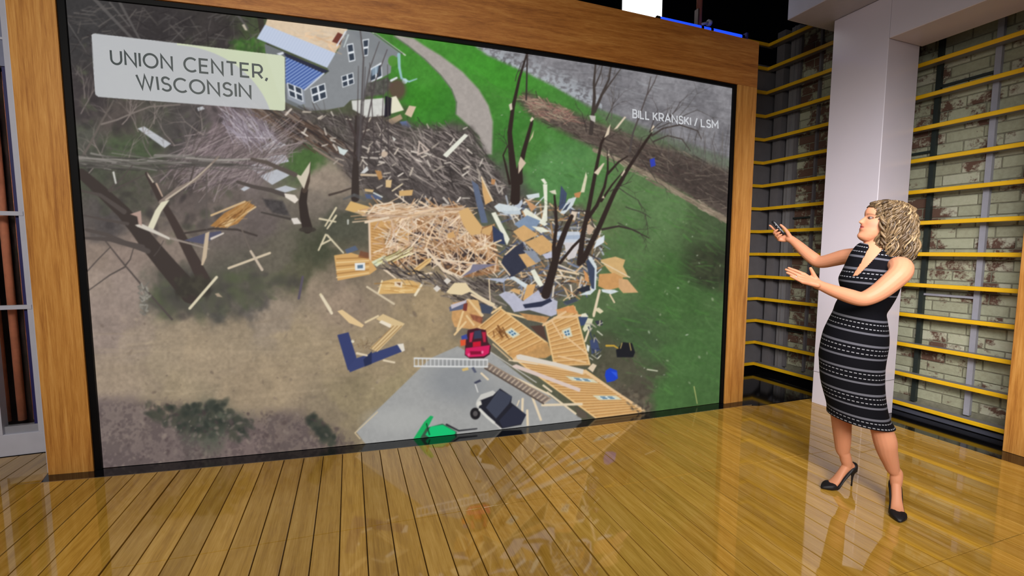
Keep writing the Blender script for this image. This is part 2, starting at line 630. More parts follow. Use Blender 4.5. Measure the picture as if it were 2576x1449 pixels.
XL0, XL1, XR0, XR1 = -1.83, -1.587, 3.247, 3.462
DX0, DX1 = -1.547, 3.211
wall_strip(XL0, XL1, lambda x: -0.002, lambda x: Zin(x) - 0.001, 0.0, 0.30, 'post', M['wood_v'], 4)
wall_strip(XR0, XR1, lambda x: -0.002, lambda x: Zin(x) - 0.001, 0.0, 0.30, 'post', M['wood_v'], 4)
wall_strip(XL0, XR1, Zin, Zout, 0.0, 0.30, 'head', M['wood_h'])
wall_strip(XL0 - 0.02, XL0 - 0.001, lambda x: 0.0, lambda x: 3.0, 0.03, 0.30, 'edge_strip', M['pale'], 2)
wall_strip(XL1 + .001, DX0, lambda x: 0.0, lambda x: Zin(x) - 0.002, 0.012, 0.05, 'bezel', M['black'], 3)
wall_strip(DX1, XR0 - .001, lambda x: 0.0, lambda x: Zin(x) - 0.002, 0.012, 0.05, 'bezel', M['black'], 3)
wall_strip(DX0, DX1, lambda x: Zin(x) - 0.03, lambda x: Zin(x) - 0.002, 0.012, 0.05, 'bezel', M['black'])
# ------------------------------------------------------------------ the picture shown on the video wall (flat print, painted by code)
class Canvas:
    def __init__(self, x0, y0, x1, y1):
        self.x0, self.y0 = x0, y0
        self.w, self.h = x1 - x0, y1 - y0
        self.a = np.zeros((self.h, self.w, 3), np.float32)
        self.rng = np.random.default_rng(11)

    def _box(self, xs, ys, pad):
        a = max(int(min(xs) - pad - self.x0), 0)
        b = min(int(max(xs) + pad - self.x0) + 2, self.w)
        c = max(int(min(ys) - pad - self.y0), 0)
        d = min(int(max(ys) + pad - self.y0) + 2, self.h)
        if a >= b or c >= d:
            return None
        X, Y = np.meshgrid(np.arange(a, b) + self.x0, np.arange(c, d) + self.y0)
        return slice(c, d), slice(a, b), X.astype(np.float32), Y.astype(np.float32)

    def blend(self, sy, sx, cov, col):
        t = self.a[sy, sx]
        t += cov[..., None] * (np.asarray(col, np.float32) - t)

    def line(self, p, q, w0, w1, col, al=1.0):
        b = self._box((p[0], q[0]), (p[1], q[1]), max(w0, w1) + 1)
        if b is None:
            return
        sy, sx, X, Y = b
        dx, dy = q[0] - p[0], q[1] - p[1]
        L = dx * dx + dy * dy + 1e-6
        t = np.clip(((X - p[0]) * dx + (Y - p[1]) * dy) / L, 0, 1)
        d = np.hypot(X - p[0] - t * dx, Y - p[1] - t * dy)
        r = (w0 + (w1 - w0) * t) / 2
        self.blend(sy, sx, np.clip(r - d + 0.5, 0, 1) * np.clip(2 * r, 0, 1) * al, col)

    def path(self, pts, w0, w1, col, al=1.0):
        n = len(pts) - 1
        for k in range(n):
            self.line(pts[k], pts[k + 1], w0 + (w1 - w0) * k / n, w0 + (w1 - w0) * (k + 1) / n, col, al)

    def mask(self, pts, soft=1.0):
        xs = [p[0] for p in pts]
        ys = [p[1] for p in pts]
        b = self._box(xs, ys, soft + 1)
        if b is None:
            return None
        sy, sx, X, Y = b
        ins = np.zeros(X.shape, bool)
        dist = np.full(X.shape, 1e9, np.float32)
        n = len(pts)
        for k in range(n):
            ax, ay = pts[k]
            bx, by = pts[(k + 1) % n]
            if ay != by:
                c = ((ay > Y) != (by > Y)) & (X < (bx - ax) * (Y - ay) / (by - ay) + ax)
                ins ^= c
            dx, dy = bx - ax, by - ay
            t = np.clip(((X - ax) * dx + (Y - ay) * dy) / (dx * dx + dy * dy + 1e-6), 0, 1)
            dist = np.minimum(dist, np.hypot(X - ax - t * dx, Y - ay - t * dy))
        sd = np.where(ins, dist, -dist)
        return sy, sx, np.clip(sd / soft + 0.5, 0, 1), X, Y

    def poly(self, pts, col, al=1.0, soft=1.0, tex=0.0):
        m = self.mask(pts, soft)
        if m is None:
            return
        sy, sx, c, X, Y = m
        if tex:
            col = np.asarray(col, np.float32) * (1 + tex * (NOISE_F[sy, sx][..., None] - 0.5) * 2)
        t = self.a[sy, sx]
        t += (c * al)[..., None] * (np.asarray(col, np.float32) - t)

    def ell(self, cx, cy, rx, ry, col, al=1.0, soft=0.15, rot=0.0):
        R = max(rx, ry) * 1.4
        b = self._box((cx - R, cx + R), (cy - R, cy + R), 1)
        if b is None:
            return
        sy, sx, X, Y = b
        c, s = math.cos(rot), math.sin(rot)
        U = ((X - cx) * c + (Y - cy) * s) / rx
        V = (-(X - cx) * s + (Y - cy) * c) / ry
        d = np.hypot(U, V)
        self.blend(sy, sx, np.clip((1 - d) / soft + 0.5, 0, 1) * al, col)

    def inside(self, pts, n):
        """n random points inside a polygon"""
        xs = [p[0] for p in pts]
        ys = [p[1] for p in pts]
        out = []
        P = np.array(pts, float)
        while len(out) < n:
            X = self.rng.uniform(min(xs), max(xs), 4 * n)
            Y = self.rng.uniform(min(ys), max(ys), 4 * n)
            ins = np.zeros(4 * n, bool)
            for k in range(len(P)):
                ax, ay = P[k]
                bx, by = P[(k + 1) % len(P)]
                if ay != by:
                    ins ^= ((ay > Y) != (by > Y)) & (X < (bx - ax) * (Y - ay) / (by - ay) + ax)
            out += list(zip(X[ins], Y[ins]))
        return out[:n]

    def strokes(self, pts, n, ln, ang, spread, wd, cols, al=(0.6, 1.0)):
        r = self.rng
        for (x, y) in self.inside(pts, n):
            l = r.uniform(*ln) / 2
            a = math.radians(r.normal(ang, spread))
            w = r.uniform(*wd)
            c = np.array(cols[r.integers(len(cols))], float) * r.uniform(0.88, 1.1)
            self.line((x - l * math.cos(a), y - l * math.sin(a)), (x + l * math.cos(a), y + l * math.sin(a)), w, w * r.uniform(0.5, 1.0), c, r.uniform(*al))

    def dots(self, pts, n, rad, cols, al=(0.3, 0.8)):
        r = self.rng
        for (x, y) in self.inside(pts, n):
            s = r.uniform(*rad)
            self.ell(x, y, s * r.uniform(0.8, 1.8), s * r.uniform(0.5, 1.0), cols[r.integers(len(cols))], r.uniform(*al), 0.8, r.uniform(0, 3.1))

    def branch(self, p, ang, ln, w, depth, col, spread=28, tip=None):
        """a forking bare branch"""
        r = self.rng
        x, y = p
        pts = [p]
        a = ang
        for k in range(4):
            a += r.normal(0, 6)
            x += ln / 4 * math.cos(math.radians(a))
            y += ln / 4 * math.sin(math.radians(a))
            pts.append((x, y))
        self.path(pts, w, w * 0.55, col, 0.95)
        if depth > 0:
            for k in range(r.integers(2, 4)):
                q = pts[r.integers(2, 5)]
                self.branch(q, a + r.choice([-1, 1]) * r.uniform(0.5, 1.4) * spread, ln * r.uniform(0.5, 0.75), max(w * 0.5, 0.8), depth - 1, col, spread)
        return pts


def fbm(h, w, cell, octs=4, seed=0, gain=0.55):
    r = np.random.default_rng(seed)
    out = np.zeros((h, w), np.float32)
    amp, tot = 1.0, 0.0
    for o in range(octs):
        gh, gw = int(h / cell) + 4, int(w / cell) + 4
        g = r.random((gh, gw)).astype(np.float32)
        ys = np.arange(h) / cell
        xs = np.arange(w) / cell
        iy, ix = ys.astype(int), xs.astype(int)
        fy, fx = ys - iy, xs - ix
        fy = (fy * fy * (3 - 2 * fy))[:, None]
        fx = (fx * fx * (3 - 2 * fx))[None, :]
        G = g[iy][:, ix] * (1 - fy) * (1 - fx) + g[iy + 1][:, ix] * fy * (1 - fx) + g[iy][:, ix + 1] * (1 - fy) * fx + g[iy + 1][:, ix + 1] * fy * fx
        out += amp * G
        tot += amp
        amp *= gain
        cell = max(cell / 2.1, 1.01)
    return out / tot


def K(ox, oy, s):
    return lambda *pts: [(ox + a / s, oy + b / s) for a, b in pts]


cv = Canvas(110, -70, 1900, 1240)
NOISE_F = fbm(cv.h, cv.w, 7, 4, 1)
NOISE_M = fbm(cv.h, cv.w, 40, 5, 2)
NOISE_L = fbm(cv.h, cv.w, 120, 5, 3)
kA, kB, kC, kD = K(150, 0, 3.623), K(600, 0, 3.623), K(1200, 90, 3.294), K(170, 380, 3.294)
kE, kF, kG, kH = K(760, 400, 3.814), K(1120, 400, 3.623), K(1100, 740, 3.916), K(200, 750, 2.8)

# ---- ground colours
ctl = """200 60 62 60 60;400 60 58 54 54;550 90 62 57 56;610 110 74 84 58;200 250 70 64 64;310 310 86 78 74;200 360 84 84 76;
330 355 78 88 66;450 330 84 79 77;560 330 122 108 110;630 400 126 114 112;240 430 78 80 68;330 480 84 82 72;480 470 98 88 84;560 520 108 98 92;
710 350 88 80 74;770 385 78 104 60;650 560 106 96 92;690 630 104 98 86;770 690 90 88 70;600 700 94 90 80;800 630 76 78 62;860 560 80 80 68;
520 770 84 82 76;430 740 86 86 76;640 760 96 90 84;250 570 88 82 80;240 630 140 124 112;300 720 150 134 124;280 820 146 130 120;420 640 132 118 108;
500 860 156 139 116;380 900 156 140 118;690 800 150 135 118;700 950 158 140 115;880 760 148 130 112;1000 860 156 138 110;1080 770 162 142 112;
830 440 146 132 118;800 500 120 110 100;1000 1000 150 136 106;890 1010 140 126 100;280 1080 126 112 106;250 1160 114 100 98;520 1070 84 88 76;600 1120 122 106 102;
760 1100 118 104 98;820 1050 134 120 100;420 1150 118 104 100;1080 180 72 138 52;1060 250 64 134 44;1100 280 62 126 46;1250 190 68 140 48;1290 330 66 124 52;1240 260 70 130 52;1400 440 86 132 76;
1330 360 76 128 60;1600 620 88 114 72;1700 720 70 100 56;1760 900 74 106 60;1600 840 72 92 60;1550 720 86 106 70;1500 600 96 116 76;1700 1010 72 104 58;
1600 1000 84 78 66;1560 950 84 82 66;1790 600 74 90 60;1650 530 96 124 80;1830 580 70 84 58;1100 480 78 72 70;1000 420 76 70 68;950 330 80 72 66;1130 360 88 80 78;1250 460 86 88 78;
230 700 150 134 122;330 650 138 122 112;220 770 148 132 122;350 850 152 136 120;450 840 153 137 116;600 830 152 136 114;560 900 157 140 117;760 850 155 138 113;900 900 157 139 112;600 960 158 140 116;300 950 154 137 118;450 980 154 138 114;860 720 140 124 108;800 740 146 130 112;950 940 154 137 110;1060 880 158 140 110;940 720 142 126 106;870 690 120 108 92;1300 780 90 90 78;1200 760 110 100 86"""
pts_ = np.array([[float(v) for v in s.split()] for s in ctl.replace('\n', '').split(';')])
sub = 6
gy, gx = np.mgrid[0:cv.h:sub, 0:cv.w:sub]
wx = gx + (NOISE_M[0:cv.h:sub, 0:cv.w:sub] - 0.5) * 110 + cv.x0
wy = gy + (NOISE_L[0:cv.h:sub, 0:cv.w:sub] - 0.5) * 90 + cv.y0
num = np.zeros(gx.shape + (3,))
den = np.zeros(gx.shape)
for px, py, r_, g_, b_ in pts_:
    w_ = 1.0 / ((wx - px) ** 2 + (wy - py) ** 2 + 200.0) ** 2.3
    num += w_[..., None] * np.array([r_, g_, b_])
    den += w_
low = (num / den[..., None]).astype(np.float32)
iy = np.minimum(np.arange(cv.h) / sub, low.shape[0] - 1.001)
ix = np.minimum(np.arange(cv.w) / sub, low.shape[1] - 1.001)
y0_, x0_ = iy.astype(int), ix.astype(int)
fy, fx = (iy - y0_)[:, None, None], (ix - x0_)[None, :, None]
cv.a = (low[y0_][:, x0_] * (1 - fy) * (1 - fx) + low[y0_ + 1][:, x0_] * fy * (1 - fx) + low[y0_][:, x0_ + 1] * (1 - fy) * fx + low[y0_ + 1][:, x0_ + 1] * fy * fx).astype(np.float32)
cv.a *= (1 + 0.10 * (NOISE_F - 0.5) * 2)[..., None]
cv.a *= (1 + 0.10 * (NOISE_M - 0.5) * 2)[..., None]
# rough soil along the lower left, dark tufts
soil = [(230, 1015), (420, 1010), (640, 1035), (790, 1050), (900, 1110), (880, 1140), (250, 1200), (235, 1100)]
m = cv.mask(soil, 30)
sy, sx, c_, X, Y = m
nz = np.clip((NOISE_M[sy, sx] * 0.5 + NOISE_F[sy, sx] * 0.5 - 0.46) * 9, 0, 1) * c_
cv.a[sy, sx] += (nz * 0.55)[..., None] * (np.array([78, 68, 68], np.float32) - cv.a[sy, sx])
for pl, n_ in (([(440, 1030), (560, 1010), (590, 1060), (520, 1110), (440, 1080)], 120), ([(360, 1020), (440, 1025), (450, 1080), (380, 1060)], 40), ([(580, 1050), (640, 1060), (600, 1110), (560, 1100)], 40), ([(770, 1040), (800, 1060), (850, 1115), (830, 1125), (780, 1070)], 70)):
    cv.dots(pl, n_, (4, 12), [(62, 66, 58), (52, 56, 50), (74, 74, 64)], (0.4, 0.8))
cv.dots(soil, 260, (2, 6), [(74, 62, 62), (140, 126, 116), (90, 78, 76)], (0.3, 0.6))
cv.dots([(250, 800), (1100, 700), (1100, 900), (900, 1010), (250, 1010)], 110, (1.5, 5), [(104, 90, 80), (120, 106, 94), (174, 158, 134)], (0.3, 0.6))
cv.strokes([(250, 820), (900, 780), (1000, 960), (800, 1000), (250, 980)], 60, (60, 260), -6, 5, (3, 9), [(168, 150, 124), (138, 122, 104)], (0.10, 0.22))
# dark patch under the left trees
cv.dots([(420, 660), (560, 690), (740, 690), (760, 720), (600, 790), (420, 800), (370, 750)], 240, (6, 20), [(78, 76, 68), (92, 88, 78), (86, 92, 68), (70, 66, 64)], (0.2, 0.45))
cv.dots([(190, 90), (620, 90), (640, 420), (480, 620), (200, 560)], 420, (4, 14), [(66, 62, 60), (96, 88, 84), (88, 92, 74), (54, 50, 50)], (0.2, 0.5))
# forest floor, upper left
cv.strokes([(160, 10), (640, 30), (700, 100), (640, 120), (300, 90), (170, 200)], 160, (15, 60), -10, 40, (1.5, 4), [(84, 80, 78), (50, 46, 46), (100, 94, 90)], (0.4, 0.8))
for s in ("230 -10 330 95 9 6", "290 -10 345 92 7 5", "270 0 320 60 5 4", "160 45 210 125 3 2", "420 105 456 68 3 2", "590 25 620 65 7 5", "650 20 660 90 16 14", "200 20 235 24 4 2"):
    v = [float(q) for q in s.split()]
    cv.line((v[0], v[1]), (v[2], v[3]), v[4], v[5], (96, 92, 90) if v[4] < 12 else (58, 50, 48), 0.8)
cv.dots([(575, 100), (660, 90), (670, 125), (600, 128)], 90, (3, 8), [(72, 110, 52), (60, 84, 48), (92, 116, 70)], (0.4, 0.8))
cv.poly(kA((1650, 205), (1675, 200), (1705, 260), (1680, 255)), (196, 186, 168), 0.9)

# ---- grey ploughed field, upper right
fld = [(1165, 85), (1860, 190), (1850, 470), (1760, 400), (1640, 330), (1560, 290), (1480, 262), (1400, 215), (1330, 180), (1230, 135)]
cv.poly(fld, (124, 122, 126), 1.0, 10, 0.14)
m = cv.mask(fld, 6)
sy, sx, c_, X, Y = m
sp = np.clip((NOISE_M[sy, sx] - 0.5) * 5, -1, 1) * c_
cv.a[sy, sx] += (sp * 12)[..., None]
edge = np.clip(1 - np.abs((Y - (0.47 * (X - 1200) + 112))) / 46, 0, 1) * c_ * (X < 1520)
cv.a[sy, sx] += (edge * np.clip((NOISE_F[sy, sx] - 0.42) * 6, 0, 1) * 0.75)[..., None] * (np.array([182, 190, 196], np.float32) - cv.a[sy, sx])
cv.strokes(fld, 240, (10, 60), 14, 8, (1.5, 3), [(146, 146, 150), (104, 102, 106), (158, 160, 164)], (0.25, 0.6))
low_green = [(1480, 262), (1850, 400), (1850, 470), (1700, 400), (1560, 330)]
cv.poly(low_green, (96, 106, 86), 0.75, 14, 0.15)
# brush bank between field and lawn
bank = [(1306, 250), (1330, 228), (1400, 262), (1500, 300), (1620, 350), (1700, 372), (1850, 430), (1850, 560), (1760, 505), (1640, 440), (1520, 380), (1420, 330), (1345, 292)]
cv.poly(bank, (90, 79, 72), 1, 18, 0.25)
cv.poly([(1560, 360), (1850, 440), (1850, 540), (1700, 455)], (66, 58, 54), 0.8, 20, 0.2)
cv.strokes(bank, 420, (12, 50), 24, 22, (1.2, 3.2), [(60, 52, 48), (112, 100, 90), (128, 115, 102), (76, 66, 60), (82, 66, 62)], (0.35, 0.75))
cv.strokes([(1310, 235), (1420, 262), (1470, 310), (1350, 290)], 160, (12, 40), 20, 25, (1.5, 3.5), [(168, 150, 128), (128, 106, 92), (150, 110, 100)], (0.5, 0.9))
cv.path([(1500, 375), (1560, 400), (1640, 440), (1720, 490), (1790, 530), (1835, 555)], 10, 13, (146, 130, 112), 0.85)
cv.strokes([(1500, 368), (1640, 430), (1835, 545), (1835, 565), (1640, 455), (1500, 385)], 90, (8, 26), 26, 10, (1.5, 4), [(164, 148, 130), (120, 106, 92)], (0.5, 0.9))
cv.poly(kC((1450, 1020), (1490, 1005), (1500, 1070), (1460, 1085)), (52, 66, 176), 0.95)
cv.ell(1795, 668, 66, 54, (52, 56, 42), 0.95, 0.7)
cv.dots([(1740, 630), (1835, 630), (1830, 740), (1760, 710)], 90, (4, 12), [(52, 56, 42), (70, 76, 54)], (0.3, 0.6))
# lawn texture and blemishes
lawn = [(1100, 130), (1320, 240), (1500, 390), (1830, 570), (1815, 1000), (1600, 980), (1500, 700), (1420, 480), (1250, 380), (1230, 220)]
cv.strokes(lawn, 500, (10, 50), 26, 14, (2, 7), [(86, 140, 66), (64, 104, 50), (98, 128, 80)], (0.10, 0.28))
cv.dots(lawn, 60, (1, 3), [(200, 204, 190), (150, 160, 130)], (0.4, 0.8))

# ---- gravel drive
dl = kB((1420, 310), (1550, 400), (1700, 520), (1850, 670), (1950, 800), (1995, 920), (1990, 1030), (2100, 1130), (2200, 1230), (2250, 1400))
dr = kB((2320, 1400), (2330, 1100), (2290, 950), (2200, 800), (2050, 640), (1850, 490), (1700, 400), (1600, 330), (1450, 300))
cv.poly(dl + dr, (166, 158, 152), 1, 6, 0.06)
cv.path(dl[:7], 3, 3, (96, 98, 92), 0.6)

# ---- house
cv.poly(kB((230, 380), (420, 460), (440, 880), (580, 930), (600, 1000), (380, 900), (240, 470)), (112, 116, 118), 1)
wall = kB((985, 250), (1190, 262), (1480, 470), (1400, 560), (1390, 650), (1300, 700), (1180, 745), (1150, 890), (1020, 900), (960, 960), (800, 990), (620, 1000), (575, 920), (590, 800), (825, 635), (805, 600), (905, 440))
cv.poly(wall, (134, 137, 140), 1, 1, 0.03)
cv.poly(kB((990, 250), (1190, 262), (1480, 470), (1390, 520), (1180, 420)), (124, 128, 132), 0.6, 10)
cv.poly(kB((430, 735), (590, 800), (605, 930), (560, 945), (440, 890)), (146, 152, 162), 1)
cv.poly(kB((265, 120), (1000, 235), (985, 262), (905, 425), (875, 470), (235, 212)), (216, 194, 166), 1, 1, 0.05)
cv.strokes(kB((500, 250), (980, 290), (880, 460), (420, 280)), 60, (8, 40), 10, 20, (2, 6), [(226, 186, 146), (206, 190, 170)], (0.2, 0.5))
cv.poly(kB((235, 205), (885, 468), (805, 602), (160, 332)), (192, 202, 222), 1)
for k in range(26):
    u = k / 26
    a, b = kB((235 + 650 * u, 205 + 263 * u), (160 + 645 * u, 332 + 270 * u))
    cv.line(a, b, 1.2, 1.2, (172, 184, 208), 0.6)
cv.poly(kB((395, 455), (825, 632), (760, 662), (425, 500)), (48, 50, 66), 1)
cv.poly(kB((340, 470), (400, 455), (410, 470), (370, 490)), (210, 214, 222), 1)
rf = kB((425, 500), (775, 655), (600, 805), (425, 745))
cv.poly(rf, (72, 96, 158), 1)
for k in range(13):
    u = k / 12
    a, b = kB((425 + 345 * u, 505 + 150 * u), (390 + 210 * u, 640 + 165 * u) if False else (425 + 345 * u - 190, 505 + 150 * u + 130))
    ax, ay = a
    bx, by = b
    lim = 600 + 425 / 3.623
    if bx < lim:
        s_ = (ax - lim) / (ax - bx)
        bx, by = ax + (bx - ax) * s_, ay + (by - ay) * s_
    cv.line((ax, ay), (bx, by), 3.2, 3.2, (142, 164, 208), 0.9)
cv.line(*kB((775, 655), (600, 805)), 4, 4, (196, 202, 214))
cv.poly(kB((905, 275), (960, 300), (925, 390), (850, 362)), (112, 62, 52), 1)
cv.line(*kB((975, 270), (895, 400)), 4, 4, (214, 216, 220))
cv.line(*kB((1000, 300), (960, 410)), 4, 3, (188, 196, 196))
cv.line(*kB((1225, 272), (1525, 487)), 3.2, 3.2, (206, 208, 196))
cv.line(*kB((1240, 285), (1500, 475)), 2, 2, (70, 74, 72))


def window(q, nx, ny):
    q = kB(*q)
    cv.poly(q, (226, 230, 234), 1)

    def at(u, v):
        a = [q[0][i] * (1 - u) * (1 - v) + q[1][i] * u * (1 - v) + q[2][i] * u * v + q[3][i] * (1 - u) * v for i in (0, 1)]
        return tuple(a)
    for i in range(nx):
        for j in range(ny):
            m_ = 0.13 / max(nx, ny) * 1.2
            cv.poly([at((i + m_ * 1.6) / nx, (j + m_ * 1.6) / ny), at((i + 1 - m_ * 1.6) / nx, (j + m_ * 1.6) / ny), at((i + 1 - m_ * 1.6) / nx, (j + 1 - m_ * 1.6) / ny), at((i + m_ * 1.6) / nx, (j + 1 - m_ * 1.6) / ny)], (58, 66, 78), 1)


window([(985, 388), (1045, 375), (1066, 535), (1008, 550)], 1, 2)
window([(1130, 345), (1192, 335), (1180, 490), (1145, 497)], 1, 2)
window([(935, 680), (1045, 645), (1056, 748), (948, 785)], 2, 2)
window([(650, 790), (785, 742), (806, 878), (675, 928)], 2, 2)
window([(435, 735), (572, 790), (588, 918), (458, 862)], 2, 2)
window([(1205, 610), (1305, 552), (1314, 690), (1200, 742)], 2, 1)
cv.poly(kB((1215, 610), (1280, 580), (1270, 650), (1220, 680)), (150, 170, 186), 0.8)
cv.poly(kB((1180, 740), (1360, 690), (1420, 760), (1330, 850), (1150, 870)), (90, 84, 84), 0.9, 6, 0.3)
cv.ell(*kB((1410, 540))[0], 12, 14, (84, 140, 56), 0.95)
cv.path(kB((1465, 480), (1470, 600), (1490, 700), (1560, 730), (1630, 705)), 8, 3, (150, 190, 196), 0.95)
cv.ell(*kB((1520, 725))[0], 7, 7, (190, 216, 222), 0.9)
cv.ell(*kB((1450, 800))[0], 22, 26, (96, 74, 66), 0.9, 0.5)
cv.poly(kB((1030, 905), (1330, 880), (1345, 1040), (1160, 1060), (1085, 1010), (1040, 985)), (206, 206, 200), 1, 1.5, 0.06)
cv.poly(kB((1375, 880), (1440, 862), (1512, 992), (1395, 1025)), (226, 222, 198), 1)
cv.line(*kB((1395, 720), (1445, 695)), 6, 5, (214, 220, 222))
cv.poly(kB((1340, 860), (1400, 880), (1390, 1040), (1330, 1060)), (40, 36, 44), 0.95)
cv.poly(kB((1520, 1030), (1560, 950), (1625, 960), (1580, 1060)), (208, 186, 160), 1)
cv.poly(kB((1345, 1090), (1480, 1030), (1500, 1070), (1400, 1130)), (168, 146, 120), 1)
cv.poly(kB((1470, 1100), (1540, 1090), (1585, 1150), (1520, 1165)), (98, 116, 160), 1)

# ---- heap of torn branches behind the lumber
heap = [(700, 270), (830, 280), (1010, 310), (1190, 320), (1230, 390), (1290, 470), (1260, 530), (1160, 520), (1000, 500), (900, 470), (840, 400), (740, 340)]
cv.poly(heap, (84, 76, 74), 0.85, 22, 0.3)
cv.strokes(heap, 1100, (14, 70), 36, 20, (0.9, 2.8), [(52, 47, 46), (62, 56, 54), (100, 92, 90), (122, 113, 110), (144, 134, 128), (78, 70, 66)], (0.4, 0.85))
cv.dots(heap, 220, (4, 12), [(60, 54, 53), (112, 102, 98), (84, 77, 74)], (0.2, 0.45))
cv.strokes([(930, 320), (1190, 330), (1260, 470), (1150, 490), (980, 420)], 260, (14, 60), 40, 18, (1.5, 4), [(156, 144, 138), (126, 116, 112), (188, 176, 166), (60, 54, 52)], (0.5, 0.95))
cv.strokes([(620, 260), (740, 290), (870, 350), (840, 400), (700, 330)], 120, (20, 90), 32, 8, (2, 6), [(86, 68, 58), (108, 88, 76), (60, 52, 50), (140, 124, 112)], (0.5, 0.9))
cv.strokes(heap, 70, (10, 22), -40, 50, (3, 6), [(214, 204, 192), (190, 178, 164)], (0.7, 1))
cv.poly(kB((1870, 1405), (2070, 1210), (2105, 1225), (1905, 1430)), (226, 226, 212), 1)
for s in ((1650, 1280, 1740, 1360), (1740, 1360, 1640, 1400), (1640, 1400, 1655, 1285), (1680, 1330, 1700, 1370)):
    cv.line(*kB((s[0], s[1]), (s[2], s[3])), 4, 4, (196, 180, 168))
cv.poly(kB((900, 1320), (950, 1350), (1000, 1360), (960, 1410), (920, 1390)), (206, 216, 214), 1)
cv.poly(kB((1400, 1230), (1440, 1260), (1420, 1280)), (206, 204, 196), 1)
cv.poly(kB((1280, 1400), (1330, 1365), (1380, 1390), (1330, 1430)), (196, 176, 156), 1)
# pale slabs under the thicket
for q in (((1790, 1180), (1960, 1200), (1890, 1270), (1800, 1270)), ((1830, 1330), (1960, 1260), (2060, 1310), (1900, 1390)), ((690, 1160), (750, 1140), (1000, 1300), (940, 1340)), ((1240, 970), (1290, 955), (1310, 980), (1250, 1000))):
    cv.poly(kA(*q), (186, 188, 192), 1, 1, 0.05)
for q in (((1480, 120), (1560, 95), (1690, 130), (1580, 185)), ((1580, 200), (1740, 140), (1835, 195), (1690, 275)), ((1420, 310), (1470, 285), (1505, 300), (1455, 328)), ((1680, 320), (1800, 280), (1900, 310), (1760, 350)), ((1620, 40), (1800, 20), (1830, 80), (1700, 110))):
    cv.poly(kD(*q), (184, 186, 192), 1, 1, 0.05)
thick = [(470, 330), (620, 300), (730, 330), (740, 380), (650, 450), (520, 470), (420, 430)]
cv.strokes(thick, 700, (20, 110), -38, 20, (0.9, 2.2), [(150, 136, 136), (170, 156, 154), (110, 98, 98), (90, 80, 80), (132, 116, 120)], (0.45, 0.9))
cv.strokes([(560, 280), (640, 290), (700, 340), (620, 360), (570, 330)], 160, (20, 80), 50, 14, (1, 3), [(158, 148, 158), (188, 180, 186), (120, 108, 116)], (0.5, 0.9))
lb = [(180, 240), (470, 270), (540, 330), (480, 470), (200, 440)]
for k, (x, y) in enumerate(cv.inside(lb, 34)):
    cv.branch((x, y), cv.rng.uniform(-150, -30), cv.rng.uniform(30, 80), cv.rng.uniform(1.5, 3.2), 2, [(122, 112, 108), (92, 84, 80), (144, 132, 126)][k % 3])
cv.path(kA((170, 1440), (260, 1290), (350, 1110), (420, 990), (470, 900)), 7, 3, (104, 96, 90))
cv.path(kA((360, 1120), (500, 1080), (640, 1020), (800, 960), (1080, 940)), 5, 3, (126, 116, 110))
cv.strokes([(180, 395), (470, 385), (600, 400), (600, 420), (190, 425)], 60, (60, 200), 3, 5, (2, 5), [(78, 74, 70), (98, 94, 88), (150, 144, 138)], (0.5, 0.85))
# big leaning trees
bark = (66, 58, 54)
cv.path(kD((90, 180), (260, 330), (440, 500), (560, 640), (650, 760), (800, 940), (930, 1090), (1010, 1180)), 26, 54, bark)
cv.path(kD((640, 180), (740, 370), (850, 560), (950, 750), (1040, 920), (1130, 1100)), 10, 34, (70, 60, 56))
cv.dots(kD((860, 1060), (1150, 1070), (1150, 1180), (900, 1190)), 120, (5, 12), [(62, 58, 52), (74, 70, 60)], (0.4, 0.7))
for s in ("110 530 300 570 480 600 5 10", "130 650 300 690 460 760 650 830 10 16", "120 720 330 730 600 800 8 20", "80 320 250 360 450 500 6 16", "320 320 420 230 520 110 6 3", "330 330 480 260 620 190 6 3",
          "290 740 450 940 620 1140 850 1400 4 7", "460 950 500 900 530 800 5 3", "460 960 330 1030 150 1160 5 3", "130 1010 230 900 330 800 4 3", "700 870 740 820 780 740 3 2", "860 330 870 220 960 130 5 3", "1040 110 1000 260 860 370 4 10"):
    v = [float(q) for q in s.split()]
    cv.path(kD(*[(v[i], v[i + 1]) for i in range(0, len(v) - 2, 2)]), v[-2] * 0.8, v[-1] * 0.8, (84, 76, 72))
cv.path(kD((760, 420), (900, 310), (1040, 240), (1150, 130), (1240, 40)), 12, 4, (138, 124, 114))
cv.path(kD((800, 400), (960, 290), (1060, 210), (1180, 100)), 5, 2, (190, 176, 158))
cv.poly(kD((760, 420), (830, 400), (760, 500), (690, 660), (650, 625), (710, 490)), (218, 212, 186))
cv.poly(kD((540, 610), (600, 600), (760, 680), (840, 720), (830, 735), (700, 680), (560, 625)), (206, 198, 186))
cv.path(kD((840, 722), (980, 760), (1160, 812)), 6, 3, (150, 138, 128))
cv.poly(kD((500, 520), (590, 490), (600, 620), (570, 600), (560, 540)), (176, 148, 136))
cv.poly(kD((640, 165), (700, 250), (690, 260), (650, 200)), (196, 184, 168))
cv.path(kD((720, 265), (770, 370)), 4, 3, (196, 170, 150))
cv.path(kD((360, 170), (380, 260)), 5, 4, (206, 204, 196))
